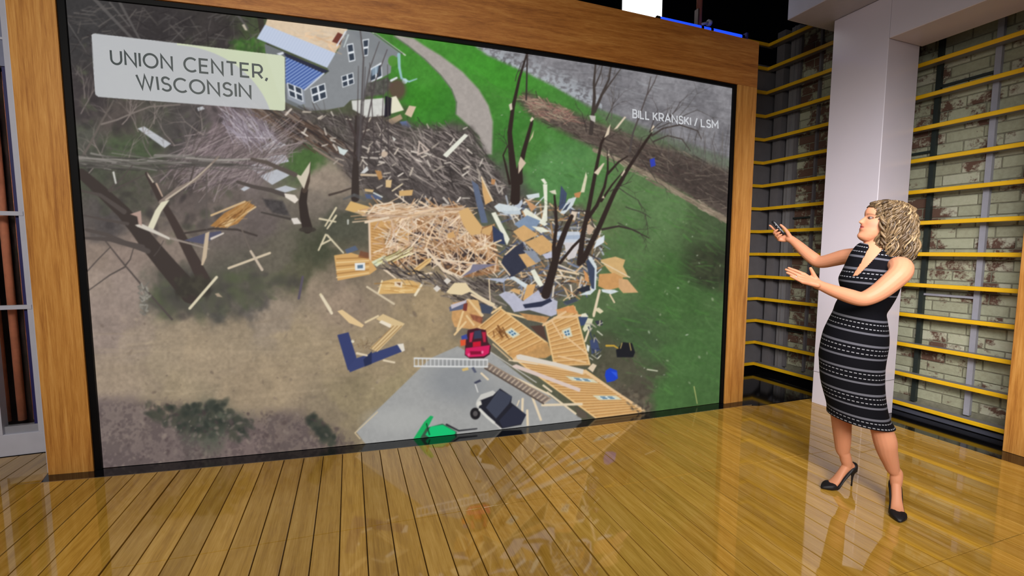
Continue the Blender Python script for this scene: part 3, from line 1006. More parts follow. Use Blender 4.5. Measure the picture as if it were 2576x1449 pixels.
# short broken trunk with a split top, and fallen log
cv.path(kD((1960, 320), (1945, 420), (1960, 540), (1985, 640)), 18, 26, (58, 50, 46))
cv.path(kD((1960, 320), (1990, 240), (2005, 90)), 14, 4, (78, 66, 58))
cv.poly(kD((1880, 180), (1930, 200), (1990, 110), (2010, 80), (2000, 170), (1955, 310)), (206, 196, 176))
cv.ell(*kD((1985, 650))[0], 22, 7, (66, 60, 54), 0.9)
cv.path(kD((1400, 250), (1530, 290), (1680, 320), (1830, 370)), 8, 12, (84, 76, 72))
cv.poly(kD((1790, 345), (1880, 360), (1910, 400), (1880, 430), (1800, 380)), (224, 214, 202))
cv.poly(kD((1845, 555), (1900, 550), (1935, 600), (1870, 605)), (216, 208, 200))
cv.path(kD((1520, 60), (1650, 90), (1760, 140), (1880, 190)), 8, 12, (92, 82, 76))
cv.poly(kD((1610, 390), (1780, 410), (1840, 540), (1700, 510), (1640, 450)), (70, 66, 66), 0.9, 6, 0.25)
cv.line(*kD((1600, 505), (1840, 560)), 4, 6, (74, 68, 64))
# torn deck and boards lying left
cv.poly(kD((1170, 620), (1290, 510), (1470, 410), (1545, 450), (1400, 600), (1290, 635)), (168, 122, 72), 1, 1.5, 0.12)
cv.poly(kD((1260, 610), (1340, 540), (1380, 570), (1320, 625)), (214, 180, 130))
cv.line(*kD((1180, 530), (1460, 415)), 5, 5, (206, 176, 134))
cv.line(*kD((1300, 620), (1550, 460)), 4, 4, (214, 184, 140))
cv.strokes(kD((1200, 610), (1460, 420), (1530, 460), (1380, 600)), 26, (20, 60), -38, 10, (1.5, 3), [(120, 82, 48), (198, 158, 104)], (0.5, 0.9))
cv.path(kD((950, 680), (1200, 640), (1400, 650), (1560, 700)), 5, 5, (72, 64, 60))
cv.poly(kD((950, 740), (1130, 680), (1260, 660), (1270, 690), (1110, 770)), (84, 84, 104), 0.95)
cv.poly(kD((1130, 680), (1165, 665), (1140, 880), (1110, 950), (1095, 945)), (196, 176, 150))
cv.line(*kD((1180, 725), (1280, 680)), 6, 4, (206, 196, 186))
cv.line(*kD((1140, 190), (1140, 640)), 5, 5, (96, 88, 84), 0.8)
cv.line(*kD((1325, 972), (1670, 845)), 6, 6, (206, 190, 164))
cv.line(*kD((1415, 600), (1510, 830)), 3, 4, (110, 100, 92))
cv.line(*kD((1510, 830), (1605, 985)), 6, 7, (196, 180, 160))
cv.line(*kD((1000, 1308), (1224, 1048)), 7, 7, (214, 204, 176))
cv.line(*kD((1945, 1045), (1912, 1225)), 6, 6, (92, 84, 96))
cv.poly(kD((1210, 1185), (1240, 1180), (1275, 1215), (1230, 1210)), (168, 150, 128))
cv.strokes(kD((580, 1120), (650, 1100), (660, 1340), (600, 1360)), 50, (6, 14), 20, 60, (3, 6), [(150, 146, 136), (110, 106, 98)], (0.5, 0.9))

# ---- trees and boards by the tree at the centre
cv.path(kE((520, -420), (520, -250), (515, 0), (512, 120), (510, 370)), 6, 21, (62, 54, 50))
for s in ("520 -200 470 -330 430 -420 7 3", "520 -180 560 -330 600 -420 7 3", "515 -60 600 -250 640 -400 6 2", "512 -20 430 -120 380 -200 5 2"):
    v = [float(q) for q in s.split()]
    cv.path(kE(*[(v[i], v[i + 1]) for i in range(0, 6, 2)]), v[6], v[7], (72, 62, 60))
for q in ((895, 255), (905, 230), (940, 240), (955, 260), (975, 250)):
    cv.line((q[0] + 3, 390), (q[0] + cv.rng.uniform(-20, 20), 150 + cv.rng.uniform(0, 60)), 4, 1.5, (74, 66, 66), 0.8)
cv.path([(905, 60), (915, 140), (910, 260), (902, 400)], 3, 6, (86, 80, 80), 0.9)
cv.path([(955, 100), (930, 170), (915, 250)], 2, 4, (86, 80, 80), 0.9)
cv.path([(975, 120), (945, 200), (925, 300)], 2, 4, (80, 72, 72), 0.9)
cv.path(kE((260, 340), (370, 310), (470, 275)), 6, 4, (78, 68, 62))
cv.path(kE((400, 380), (500, 340), (600, 380)), 5, 10, (92, 92, 92), 0.7)
cv.poly(kE((465, 400), (650, 455), (600, 540), (412, 485)), (212, 174, 112))
cv.poly(kE((935, 300), (1070, 290), (1060, 345), (935, 352)), (206, 168, 112))
cv.poly(kE((805, 195), (865, 195), (855, 270), (805, 265)), (214, 184, 136))
cv.line(*kE((870, 300), (965, 235)), 4, 4, (206, 190, 160))
cv.line(*kE((570, 145), (740, 150)), 6, 6, (196, 176, 150))
cv.poly(kE((700, 100), (760, 110), (775, 180), (740, 195)), (176, 132, 84))
cv.poly(kE((600, 280), (690, 290), (680, 315), (605, 305)), (206, 176, 128))
cv.poly(kE((600, 330), (740, 340), (770, 385), (620, 375)), (86, 96, 124))
cv.line(*kE((690, 320), (770, 360)), 4, 4, (200, 204, 200))
cv.poly(kE((560, 130), (625, 60), (640, 100), (600, 130)), (206, 206, 204))
for a, b in (((325, 465), (220, 640)), ((325, 540), (240, 665)), ((165, 570), (320, 600)), ((225, 725), (155, 875)), ((240, 730), (395, 900)), ((180, 820), (280, 770))):
    cv.line(*kE(a, b), 5, 4, (210, 198, 168))
cv.line(*kE((440, 585), (440, 620)), 5, 4, (186, 186, 176))
cv.line(*kE((175, 1305), (265, 1449)), 7, 9, (214, 200, 166))
cv.line(*kE((625, 1230), (885, 1395)), 5, 5, (206, 190, 162))

# ---- main lumber pile
pile = kE((640, 600), (620, 560), (720, 430), (870, 410), (1000, 470), (1540, 440), (1640, 520), (1740, 650), (1860, 620), (1880, 900), (1907, 1080), (1800, 1110), (1560, 1140), (1300, 1010), (1000, 1020), (780, 1000), (650, 1000))
cv.poly(pile, (150, 108, 74), 1, 4, 0.25)
cv.poly(kE((640, 600), (840, 560), (1060, 540), (1060, 700), (980, 900), (800, 930), (650, 1000)), (204, 160, 104), 1, 3, 0.08)
for k in range(13):
    a, b = kE((660 + 10, 640 + 27 * k), (880 + 8 * k, 620 + 30 * k + 60))
    cv.line(a, b, 2.5, 2.5, (166, 120, 70), 0.8)
cv.strokes(kE((1080, 700), (1300, 760), (1250, 850), (1060, 830)), 60, (10, 30), 20, 40, (4, 10), [(58, 52, 56), (176, 170, 172), (76, 66, 64)], (0.6, 0.9))
cv.strokes(kE((1250, 560), (1500, 600), (1600, 760), (1300, 740)), 70, (10, 30), 20, 40, (4, 9), [(70, 60, 60), (90, 74, 68), (150, 140, 140)], (0.5, 0.9))
cv.strokes(kE((950, 900), (1300, 880), (1880, 900), (1880, 1060), (1400, 1060), (1000, 1000)), 110, (10, 30), 10, 40, (4, 9), [(64, 54, 52), (84, 70, 64), (52, 46, 48)], (0.5, 0.9))
inner = kE((680, 520), (870, 430), (1540, 460), (1700, 720), (1880, 800), (1880, 1060), (1560, 1090), (1250, 1000), (900, 980), (760, 860), (850, 640))
cols = [(226, 202, 172), (214, 184, 150), (234, 214, 190), (190, 152, 116), (204, 176, 152), (176, 136, 98)]
cv.dots(inner, 60, (5, 14), [(84, 66, 58), (70, 58, 56), (112, 84, 64)], (0.4, 0.8))
cv.strokes(inner, 190, (30, 110), 27, 16, (2.6, 4.4), cols, (0.85, 1))
cv.strokes(inner, 120, (26, 80), -50, 25, (2.4, 4.0), cols, (0.85, 1))
cv.strokes(inner, 50, (20, 60), 80, 18, (2.4, 3.8), cols, (0.85, 1))
cv.strokes(kE((700, 440), (1540, 440), (1640, 520), (1000, 560), (640, 600)), 70, (40, 110), -9, 8, (2.2, 3.6), cols, (0.8, 1))
cv.line(*kE((645, 590), (655, 1000)), 5, 5, (222, 196, 170))
for a, b, w in (((610, 605), (830, 560), 6), ((700, 440), (870, 415), 4), ((870, 415), (890, 480), 4), ((640, 520), (700, 440), 4), ((720, 450), (880, 490), 4), ((1190, 860), (1290, 980), 6), ((1290, 980), (1370, 1070), 7), ((1370, 1070), (1520, 1135), 8), ((1540, 1130), (1670, 1000), 7), ((790, 1060), (910, 1150), 5), ((900, 1165), (1250, 1095), 5), ((1300, 960), (1650, 1000), 4)):
    cv.line(*kE(a, b), w, w, (226, 206, 180))
cv.poly(kE((980, 1130), (1200, 960), (1250, 950), (1240, 990), (1040, 1140)), (218, 182, 124))
cv.line(*kE((1000, 1130), (1220, 970)), 2, 2, (176, 134, 82))
cv.poly(kE((660, 990), (800, 925), (830, 950), (720, 1035)), (214, 216, 184))
cv.line(*kE((690, 1010), (830, 940)), 3, 3, (168, 172, 140))
cv.strokes(kE((800, 930), (1000, 880), (1010, 930), (800, 990)), 30, (20, 60), -28, 6, (2.5, 4), [(214, 206, 150), (226, 214, 178), (130, 110, 80)], (0.8, 1))
cv.poly(kE((1510, 500), (1600, 460), (1740, 650), (1720, 720), (1630, 730), (1560, 640)), (212, 172, 116))
cv.poly(kE((1740, 670), (1860, 620), (1810, 735), (1730, 710)), (206, 166, 112))
cv.poly(kE((1400, 720), (1460, 690), (1480, 750), (1410, 760)), (206, 162, 108))
# small striped wall panel at its left foot
pn = kE((305, 925), (470, 900), (640, 950), (720, 1060), (650, 1110), (340, 1170))
cv.poly(pn, (208, 164, 104))
for k in range(6):
    cv.line(*kE((330, 960 + 36 * k), (640, 945 + 30 * k)), 3, 3, (232, 202, 148) if k % 2 else (164, 120, 70), 0.9)
cv.poly(kE((505, 1000), (605, 995), (605, 1070), (510, 1070)), (226, 228, 226))
cv.poly(kE((530, 1020), (585, 1015), (585, 1050), (532, 1052)), (96, 120, 140))
cv.poly(kE((410, 870), (510, 830), (540, 870), (430, 910)), (88, 100, 124), 0.9)
cv.poly(kE((560, 880), (640, 900), (640, 960), (540, 940)), (120, 74, 52), 0.8, 3)
cv.poly(kE((760, 1180), (900, 1150), (1150, 1180), (1110, 1290), (740, 1300)), (212, 172, 110))
cv.line(*kE((1165, 1190), (1090, 1310)), 6, 6, (232, 218, 188))
cv.line(*kE((770, 1170), (735, 1285)), 4, 4, (232, 212, 172))
cv.strokes(kE((780, 1190), (1100, 1190), (1080, 1280), (780, 1280)), 20, (20, 60), 2, 5, (2, 3), [(180, 134, 76), (232, 202, 146)], (0.5, 0.9))
cv.poly(kE((890, 1180), (970, 1180), (960, 1240), (890, 1220)), (226, 206, 176))
cv.poly(kE((905, 1190), (950, 1190), (945, 1220)), (120, 86, 60))

# ---- dark twigs below the pile
low_heap = kE((780, 1010), (1250, 1080), (1500, 1150), (1900, 1180), (1900, 1440), (1500, 1400), (1250, 1200), (900, 1140))
cv.strokes(low_heap, 260, (16, 60), 26, 16, (1.5, 4), [(52, 46, 46), (70, 62, 60), (110, 100, 94), (150, 138, 126)], (0.5, 0.95))
for q in (((1365, 1170), (1400, 1140), (1440, 1170), (1400, 1205)), ((1265, 1245), (1300, 1215), (1340, 1245), (1300, 1280))):
    cv.poly(kE(*q), (214, 206, 196))
cv.poly(kE((1390, 1280), (1470, 1190), (1580, 1190), (1640, 1270), (1540, 1310), (1430, 1300)), (226, 206, 166))
cv.path(kE((1630, 1270), (1740, 1340), (1850, 1400)), 6, 6, (222, 206, 172))

# ---- torn sheets, siding and plywood around the centre trees
W1, W2, NV, TN, GR = (206, 214, 216), (226, 226, 208), (58, 66, 92), (208, 166, 112), (140, 146, 158)
zone = kF((450, 420), (720, 340), (1000, 420), (1260, 420), (1450, 700), (1440, 1000), (1250, 1250), (700, 1340), (500, 1200), (560, 900), (600, 650))
cv.poly(zone, (104, 94, 84), 0.85, 14, 0.3)
cv.strokes(zone, 380, (14, 60), 20, 50, (2, 5), [(204, 172, 132), (190, 196, 204), (86, 92, 114), (66, 58, 56), (176, 134, 92), (220, 208, 190), (120, 128, 146)], (0.7, 1))
SH = [(((340, 150), (445, 375), (375, 415), (350, 300)), TN), (((430, 175), (470, 180), (460, 230), (430, 225)), (186, 136, 92)),
      (((250, 190), (310, 230), (400, 580), (340, 580), (290, 380)), (96, 106, 128)), (((455, 430), (500, 400), (720, 440), (690, 470), (500, 480)), W1),
      (((500, 470), (700, 470), (705, 505), (560, 500)), (190, 200, 206)), (((640, 420), (715, 365), (720, 400), (690, 450)), (180, 188, 200)),
      (((750, 325), (870, 305), (875, 345), (770, 360)), W1), (((740, 360), (850, 430), (800, 480)), (196, 150, 108)),
      (((885, 180), (915, 172), (945, 215), (920, 225)), W2), (((905, 225), (945, 225), (945, 560), (900, 600), (890, 560), (920, 420)), W2),
      (((720, 470), (750, 445), (950, 590), (920, 610), (740, 510)), W2), (((430, 490), (470, 480), (600, 730), (575, 785)), W2),
      (((640, 590), (760, 510), (880, 560), (830, 650), (700, 640)), (128, 146, 170)), (((800, 610), (900, 620), (970, 660), (880, 670)), W2),
      (((630, 660), (730, 600), (860, 690), (720, 755)), TN), (((740, 760), (900, 690), (1000, 780), (990, 830), (880, 880)), (206, 164, 110)),
      (((440, 600), (540, 680), (560, 780), (450, 760)), NV), (((560, 850), (720, 760), (770, 980), (600, 1090), (520, 950)), (56, 58, 72)),
      (((680, 870), (820, 850), (860, 950), (760, 990)), TN), (((720, 830), (830, 840), (890, 930), (840, 950)), GR),
      (((1050, 470), (1070, 235), (1125, 310), (1110, 430)), (70, 80, 104)), (((1060, 490), (1140, 360), (1215, 340), (1180, 420), (1100, 500)), W1),
      (((1120, 420), (1160, 390), (1120, 460), (1080, 470)), (66, 74, 90)), (((1190, 310), (1260, 290), (1240, 350), (1200, 345)), (190, 134, 88)),
      (((1250, 300), (1300, 110), (1312, 160), (1285, 300)), (214, 208, 178)), (((960, 290), (1020, 275), (1030, 320), (990, 310)), (214, 208, 186)),
      (((1170, 470), (1220, 480), (1200, 560), (1150, 540)), (214, 196, 176)), (((1000, 660), (1240, 660), (1250, 820), (1180, 830), (1040, 740)), (196, 202, 212)),
      (((1030, 700), (1250, 690), (1245, 730), (1040, 730)), (166, 178, 196)), (((1100, 760), (1250, 760), (1200, 900), (1130, 920)), (206, 200, 200)),
      (((900, 870), (1000, 840), (990, 900), (930, 910)), (190, 190, 206)), (((1365, 820), (1400, 740), (1470, 690), (1465, 760)), (214, 220, 224)),
      (((1320, 900), (1350, 890), (1400, 980), (1390, 1190), (1340, 1240), (1230, 1245), (1330, 1200), (1360, 1100)), W1),
      (((1300, 930), (1320, 910), (1380, 1000), (1375, 1190), (1350, 1180)), (64, 72, 92)), (((1280, 1010), (1320, 1060), (1330, 1130), (1290, 1110)), (206, 148, 96)),
      (((1430, 920), (1570, 890), (1660, 920), (1640, 980), (1690, 1080), (1600, 1080), (1520, 1030)), (206, 170, 116)), (((1420, 1050), (1560, 1040), (1640, 1080), (1620, 1170), (1500, 1200), (1410, 1160)), (200, 150, 96)),
      (((1600, 1090), (1680, 1100), (1780, 1220), (1640, 1225), (1600, 1180)), (206, 164, 118)), (((1440, 1190), (1560, 1195), (1600, 1210), (1530, 1235), (1450, 1215)), W1),
      (((600, 1080), (640, 1070), (770, 1150), (740, 1180)), W1), (((790, 1020), (830, 1005), (910, 1150), (880, 1175), (830, 1110)), W2),
      (((640, 1180), (700, 1200), (690, 1240), (600, 1200)), TN), (((760, 1150), (840, 1140), (790, 1300), (720, 1290)), (212, 166, 108)),
      (((500, 1240), (560, 1210), (640, 1230), (720, 1300), (870, 1190), (880, 1240), (1000, 1280), (1040, 1300), (1030, 1420), (980, 1440), (780, 1380), (640, 1400), (600, 1340)), (182, 182, 198)),
      (((720, 1330), (900, 1300), (970, 1270), (990, 1300), (890, 1350), (740, 1365)), (50, 54, 74)), (((850, 1180), (920, 1150), (960, 1240), (900, 1250)), (58, 54, 62)),
      (((880, 1260), (970, 1250), (920, 1290)), (214, 210, 208)), (((40, 1360), (150, 1300), (210, 1310), (190, 1350), (60, 1390)), (110, 110, 128)),
      (((210, 1280), (310, 1290), (350, 1440), (100, 1449), (110, 1420)), (206, 166, 112)), (((1090, 1320), (1200, 1280), (1240, 1290), (1120, 1340)), (88, 92, 100)),
      (((1030, 1380), (1140, 1340), (1220, 1390), (1240, 1440), (1040, 1449)), (204, 156, 104)), (((1380, 1380), (1400, 1360), (1460, 1395), (1430, 1415)), (224, 208, 168)),
      (((260, 960), (480, 960), (330, 1010), (150, 1080), (240, 1010)), (126, 122, 140)), (((360, 1090), (560, 1090), (600, 1070), (540, 1130)), (176, 182, 200))]
for q, c_ in SH:
    cv.poly(kF(*q), c_, 1, 1, 0.05)
for a, b, w in (((340, 160), (445, 375), 4), ((300, 830), (520, 740), 4), ((560, 870), (650, 790), 4), ((500, 930), (600, 1060), 4), ((1040, 1010), (1230, 1050), 5), ((1040, 1060), (1200, 1090), 4), ((1440, 940), (1700, 1080), 3), ((1425, 1200), (1370, 1420), 6), ((1520, 1240), (1560, 1310), 4), ((420, 1300), (410, 1100), 3), ((250, 1240), (470, 1360), 6), ((210, 1290), (350, 1430), 6), ((1230, 1180), (1340, 1190), 5)):
    cv.line(*kF(a, b), w, w, (222, 200, 166))
cv.poly(kF((1210, 1190), (1330, 1150), (1340, 1200), (1260, 1220)), (46, 48, 56))

# trees standing in the wreck
bk = (52, 42, 38)
cv.path(kF((650, 370), (655, 250), (640, 150), (625, 30), (610, -120), (600, -250), (630, -480), (690, -750), (760, -980)), 24.8, 4.0, bk)
cv.path(kF((690, 200), (690, 100), (730, -80), (800, -330), (810, -390)), 17.6, 4.8, bk)
cv.path(kF((600, 220), (560, 40), (540, -40), (580, -130)), 6.4, 2.4, bk)
cv.poly(kF((680, 130), (680, 30), (700, -30), (750, 30), (700, 100)), (206, 186, 164))
cv.poly(kC((450, 690), (470, 660), (485, 680), (460, 705)), (220, 204, 184))
cv.poly(kC((440, 880), (485, 770), (475, 830)), (210, 190, 160))
cv.poly(kC((275, 560), (300, 545), (305, 600), (285, 610)), (206, 196, 176))
cv.line(*kC((430, 120), (420, 520)), 4, 4, (58, 50, 48))
cv.path(kF((930, 1240), (1000, 1000), (1030, 880), (1060, 780), (1130, 600), (1170, 520)), 22.4, 9.6, bk)
cv.path(kF((1010, 1000), (1005, 800), (1030, 600), (1020, 430), (1010, 330)), 11.2, 4.8, bk)
cv.path(kF((1240, 950), (1270, 700), (1330, 420), (1390, 100), (1440, -150), (1520, -300)), 14.4, 4.8, bk)
cv.path(kF((1270, 930), (1420, 620), (1560, 300), (1700, 60), (1850, -170), (1900, -240)), 14.4, 4.8, bk)
cv.path(kF((1300, 560), (1400, 420), (1470, 250), (1500, 100), (1500, -60)), 10.4, 3.2, bk)
cv.path(kF((1060, 950), (1180, 800), (1260, 720)), 7.2, 6.4, bk)
cv.path(kF((1440, 380), (1540, 230), (1640, 110)), 6.4, 2.4, bk)
cv.path(kF((1500, 130), (1600, 20), (1680, -30)), 6.4, 3.2, bk)
cv.path(kF((1450, 640), (1600, 610), (1720, 640), (1880, 720)), 6, 2, (60, 52, 48))
for q in (((1070, 840), (1100, 760), (1125, 720), (1110, 810)), ((1150, 770), (1240, 660), (1255, 665), (1180, 760)), ((1455, 780), (1480, 730), (1490, 745), (1470, 790)), ((985, 1130), (1060, 1050), (1075, 1050), (1020, 1150)), ((1210, 1150), (1240, 1100), (1245, 1120), (1220, 1160)), ((1050, 1340), (1065, 1320), (1075, 1345)), ((1100, 990), (1108, 930), (1115, 985))):
    cv.poly(kC(*q), (216, 200, 176))
cv.poly(kF((1310, 600), (1330, 590), (1380, 630), (1340, 690), (1310, 680)), (196, 170, 146))
for (x, y, a, l) in ((1560, 470, 40, 60), (1580, 520, 30, 70), (1640, 330, -50, 60), (1620, 400, 60, 70), (1560, 560, 25, 60), (1660, 320, -20, 110)):
    cv.branch((x, y), a, l, 2.4, 2, (64, 58, 54), 40)
cv.path(kC((1470, 820), (1560, 760), (1700, 730), (1850, 780), (1880, 850)), 5, 2, (70, 62, 58))
cv.path(kC((1480, 870), (1600, 820), (1720, 850), (1790, 950)), 4, 2, (70, 62, 58))
for (x, y, a, l) in ((1530, 300, -80, 60), (1480, 330, -100, 50), (1600, 400, -60, 60), (1640, 330, -70, 60), (1300, 200, -80, 50), (1285, 380, -110, 40), (1400, 560, -80, 50), (1560, 430, -120, 50), (1680, 300, -40, 60), (1540, 480, -30, 60)):
    cv.branch((x, y), a, l, 2.2, 2, (60, 52, 50), 34)
# bare trees on the bank
for tx, ty, h_, w_ in ((980, 800, 600, 12), (1290, 940, 600, 5), (1130, 680, 200, 3)):
    p0 = kC((tx, ty))[0]
    if w_ == 12:
        cv.path(kC((960, 800), (975, 650), (990, 500), (985, 380), (1000, 210)), 11, 4, (66, 58, 54))
        cv.path(kC((990, 620), (1050, 480), (1110, 350), (1130, 230)), 8, 3, (66, 58, 54))
        cv.path(kC((1060, 470), (1130, 370), (1210, 260)), 5, 2, (70, 62, 58))
        cv.path(kC((990, 420), (1040, 300), (1060, 210)), 4, 2, (70, 62, 58))
        for a in ((1000, 300), (1100, 330), (1150, 320), (1040, 400)):
            cv.branch(kC(a)[0], -70, 30, 1.6, 2, (84, 76, 72), 40)
    elif w_ == 5:
        cv.path(kC((1285, 950), (1310, 800), (1370, 640), (1430, 470), (1460, 330)), 5, 2, (80, 72, 70))
        cv.path(kC((1430, 480), (1490, 370), (1520, 290)), 3, 1.5, (84, 76, 74))
    else:
        cv.branch(p0, -85, 60, 2.4, 2, (96, 90, 86), 30)
cv.poly(kC((945, 650), (1000, 655), (995, 710), (960, 690)), (190, 184, 178))
cv.strokes([(1640, 300), (1840, 330), (1840, 420), (1700, 400)], 60, (30, 70), -88, 14, (1, 2), [(86, 80, 78), (72, 66, 64), (110, 104, 100)], (0.4, 0.8))

# ---- concrete pad, wall panels and machines at the bottom
pad = kG((-800, 1370), (-770, 1330), (-60, 640), (210, 520), (330, 590), (540, 580), (900, 860), (1100, 1000), (1440, 1240), (1400, 1449), (-700, 1500))
cv.poly(pad, (158, 158, 156), 1, 2, 0.04)
cv.ell(1150, 960, 70, 50, (122, 126, 132), 0.5, 0.9)
cv.ell(1250, 1010, 80, 40, (136, 138, 140), 0.4, 0.9)
cv.ell(1010, 1060, 80, 30, (176, 176, 172), 0.5, 0.9)
cv.line((893, 1093), (950, 1040), 2.5, 2.5, (206, 186, 150))
cv.line((893, 1093), (906, 1108), 2.5, 2.5, (206, 186, 150))
cv.line(*kG((560, 500), (740, 660)), 4, 4, (196, 170, 132))
cv.line(*kG((540, 580), (990, 880)), 2.5, 2.5, (190, 186, 178))
cv.poly(kG((1380, 1120), (1480, 1180), (1500, 1240), (1400, 1220)), (92, 82, 72), 0.9, 4)
cv.poly(kG((1640, 700), (1800, 860), (2060, 1100), (2060, 1180), (1900, 1060), (1600, 800)), (96, 88, 76), 0.6, 16, 0.3)


def panel(q, n, base, dark, light, holes=()):
    q = kG(*q)
    cv.poly(q, base, 1, 1, 0.06)

    def at(u, v):
        return tuple(q[0][i] * (1 - u) * (1 - v) + q[1][i] * u * (1 - v) + q[2][i] * u * v + q[3][i] * (1 - u) * v for i in (0, 1))
    for k in range(n + 1):
        cv.line(at(k / n, 0), at(k / n, 1), 3.0, 3.0, light, 0.9)
        cv.line(at((k + 0.22) / n, 0), at((k + 0.22) / n, 1), 2.2, 2.2, dark, 0.6)
    for a, b in (((0, 0), (1, 0)), ((0, 1), (1, 1))):
        cv.line(at(*a), at(*b), 4, 4, light)
    for (u, v, du, dv) in holes:
        cv.poly([at(u - du * 1.6, v - dv * 1.6), at(u + du * 1.6, v - dv * 1.6), at(u + du * 1.6, v + dv * 1.6), at(u - du * 1.6, v + dv * 1.6)], (212, 206, 176))
        cv.poly([at(u - du, v - dv), at(u + du, v - dv), at(u + du, v + dv), at(u - du, v + dv)], (206, 222, 226))
        for i in (-0.5, 0.5):
            for j in (-0.5, 0.5):
                cv.poly([at(u + du * (i - .34), v + dv * (j - .34)), at(u + du * (i + .34), v + dv * (j - .34)), at(u + du * (i + .34), v + dv * (j + .34)), at(u + du * (i - .34), v + dv * (j + .34))], (72, 104, 128))
    return at


TB, TD, TL = (204, 158, 100), (150, 102, 56), (226, 188, 132)
cv.poly(kG((160, 90), (310, 60), (420, 200), (460, 340), (330, 350), (180, 330), (150, 250)), (198, 152, 100), 1, 2, 0.1)
cv.poly(kG((130, 130), (300, 65), (290, 150), (130, 175)), (96, 100, 122))
cv.poly(kG((140, 110), (300, 60), (290, 90), (150, 150)), (196, 188, 196))
cv.poly(kG((270, 100), (310, 90), (300, 170), (260, 170)), (120, 60, 52))
cv.poly(kG((330, 200), (460, 230), (450, 300), (360, 260)), (136, 80, 60), 0.9, 3, 0.3)
cv.poly(kG((430, 90), (560, 130), (540, 200), (450, 190)), (70, 76, 92))
for a, b in (((320, 60), (450, 220)), ((265, 175), (205, 360)), ((290, 280), (180, 405)), ((550, 190), (640, 130)), ((700, 190), (1080, 290)), ((300, 220), (370, 310))):
    cv.line(*kG(a, b), 5, 5, (226, 194, 144))
cv.poly(kG((820, 190), (1120, 230), (1080, 290), (900, 260)), (190, 142, 92), 1, 2, 0.15)
cv.poly(kG((930, 320), (1060, 310), (1080, 400), (1100, 470), (1000, 400)), (84, 62, 54), 0.95, 2)
panel(((640, 150), (1100, 490), (760, 640), (420, 330)), 9, TB, TD, TL, ((0.5, 0.42, 0.065, 0.075),))
cv.poly(kG((1100, 480), (1150, 600), (1080, 640), (760, 640), (700, 600)), (196, 148, 92), 0.9, 3, 0.12)
cv.strokes(kG((560, 300), (700, 380), (680, 450), (560, 420)), 10, (14, 30), 60, 10, (3, 6), [(110, 70, 40), (150, 104, 60)], (0.6, 0.9))
panel(((1370, 130), (1520, 700), (1170, 710), (1080, 290)), 11, TB, TD, TL, ((0.38, 0.42, 0.055, 0.085),))
panel(((1480, 760), (2060, 1170), (1580, 1230), (780, 650)), 20, TB, TD, TL, ((0.27, 0.30, 0.03, 0.13), (0.66, 0.30, 0.03, 0.13)))
cv.poly(kG((1180, 160), (1360, 110), (1400, 200), (1280, 180)), (206, 146, 92), 1, 2, 0.1)
for a, b, w in (((1060, 310), (1280, 180), 6), ((1170, 240), (1430, 215), 6), ((1140, 260), (1240, 430), 4), ((1240, 390), (1500, 600), 4), ((1210, 620), (1480, 680), 4), ((1450, 760), (2060, 1160), 6), ((790, 640), (1460, 780), 9), ((770, 660), (1180, 690), 8)):
    cv.line(*kG(a, b), w, w, (224, 188, 142))
cv.poly(kG((790, 610), (830, 600), (1180, 680), (1460, 750), (1450, 800), (1180, 720), (800, 650)), (216, 206, 192))
cv.poly(kG((750, 715), (790, 700), (1430, 940), (1420, 975), (760, 730)), (214, 194, 184))
for a, b, w in (((740, 820), (960, 920), 6), ((960, 920), (1120, 1000), 5), ((1100, 980), (1380, 1190), 5), ((905, 900), (1035, 1250), 6), ((1050, 1105), (1440, 1095), 6), ((1060, 910), (1140, 970), 5), ((855, 1045), (850, 1180), 6), ((900, 1160), (905, 1300), 6), ((1560, 220), (1610, 0), 6), ((1475, 470), (1520, 340), 5), ((445, 790), (510, 850), 5), ((800, 1110), (820, 1060), 3), ((720, 660), (1000, 700), 3)):
    cv.line(*kG(a, b), w, w, (222, 204, 174))
# brick-brown second ladder
lad = kG((520, 690), (1130, 1040), (1060, 1090), (480, 740))
cv.poly(lad, (120, 104, 94), 0.9)
for k in range(17):
    u = k / 16
    a = (lad[0][0] * (1 - u) + lad[1][0] * u, lad[0][1] * (1 - u) + lad[1][1] * u)
    b = (lad[3][0] * (1 - u) + lad[2][0] * u, lad[3][1] * (1 - u) + lad[2][1] * u)
    cv.line(a, b, 4, 4, (184, 166, 146), 0.9)
cv.line(lad[0], lad[1], 3, 3, (150, 130, 112))
cv.line(lad[3], lad[2], 4, 4, (90, 78, 70))
# aluminium ladder
lad = kG((-220, 640), (505, 655), (505, 725), (-220, 720))
for k in range(19):
    u = k / 18
    cv.line((lad[0][0] * (1 - u) + lad[1][0] * u, lad[0][1] * (1 - u) + lad[1][1] * u), (lad[3][0] * (1 - u) + lad[2][0] * u, lad[3][1] * (1 - u) + lad[2][1] * u), 2.4, 2.4, (206, 206, 206))
cv.line(lad[0], lad[1], 4, 4, (214, 214, 212))
cv.line(lad[3], lad[2], 4, 4, (214, 214, 212))
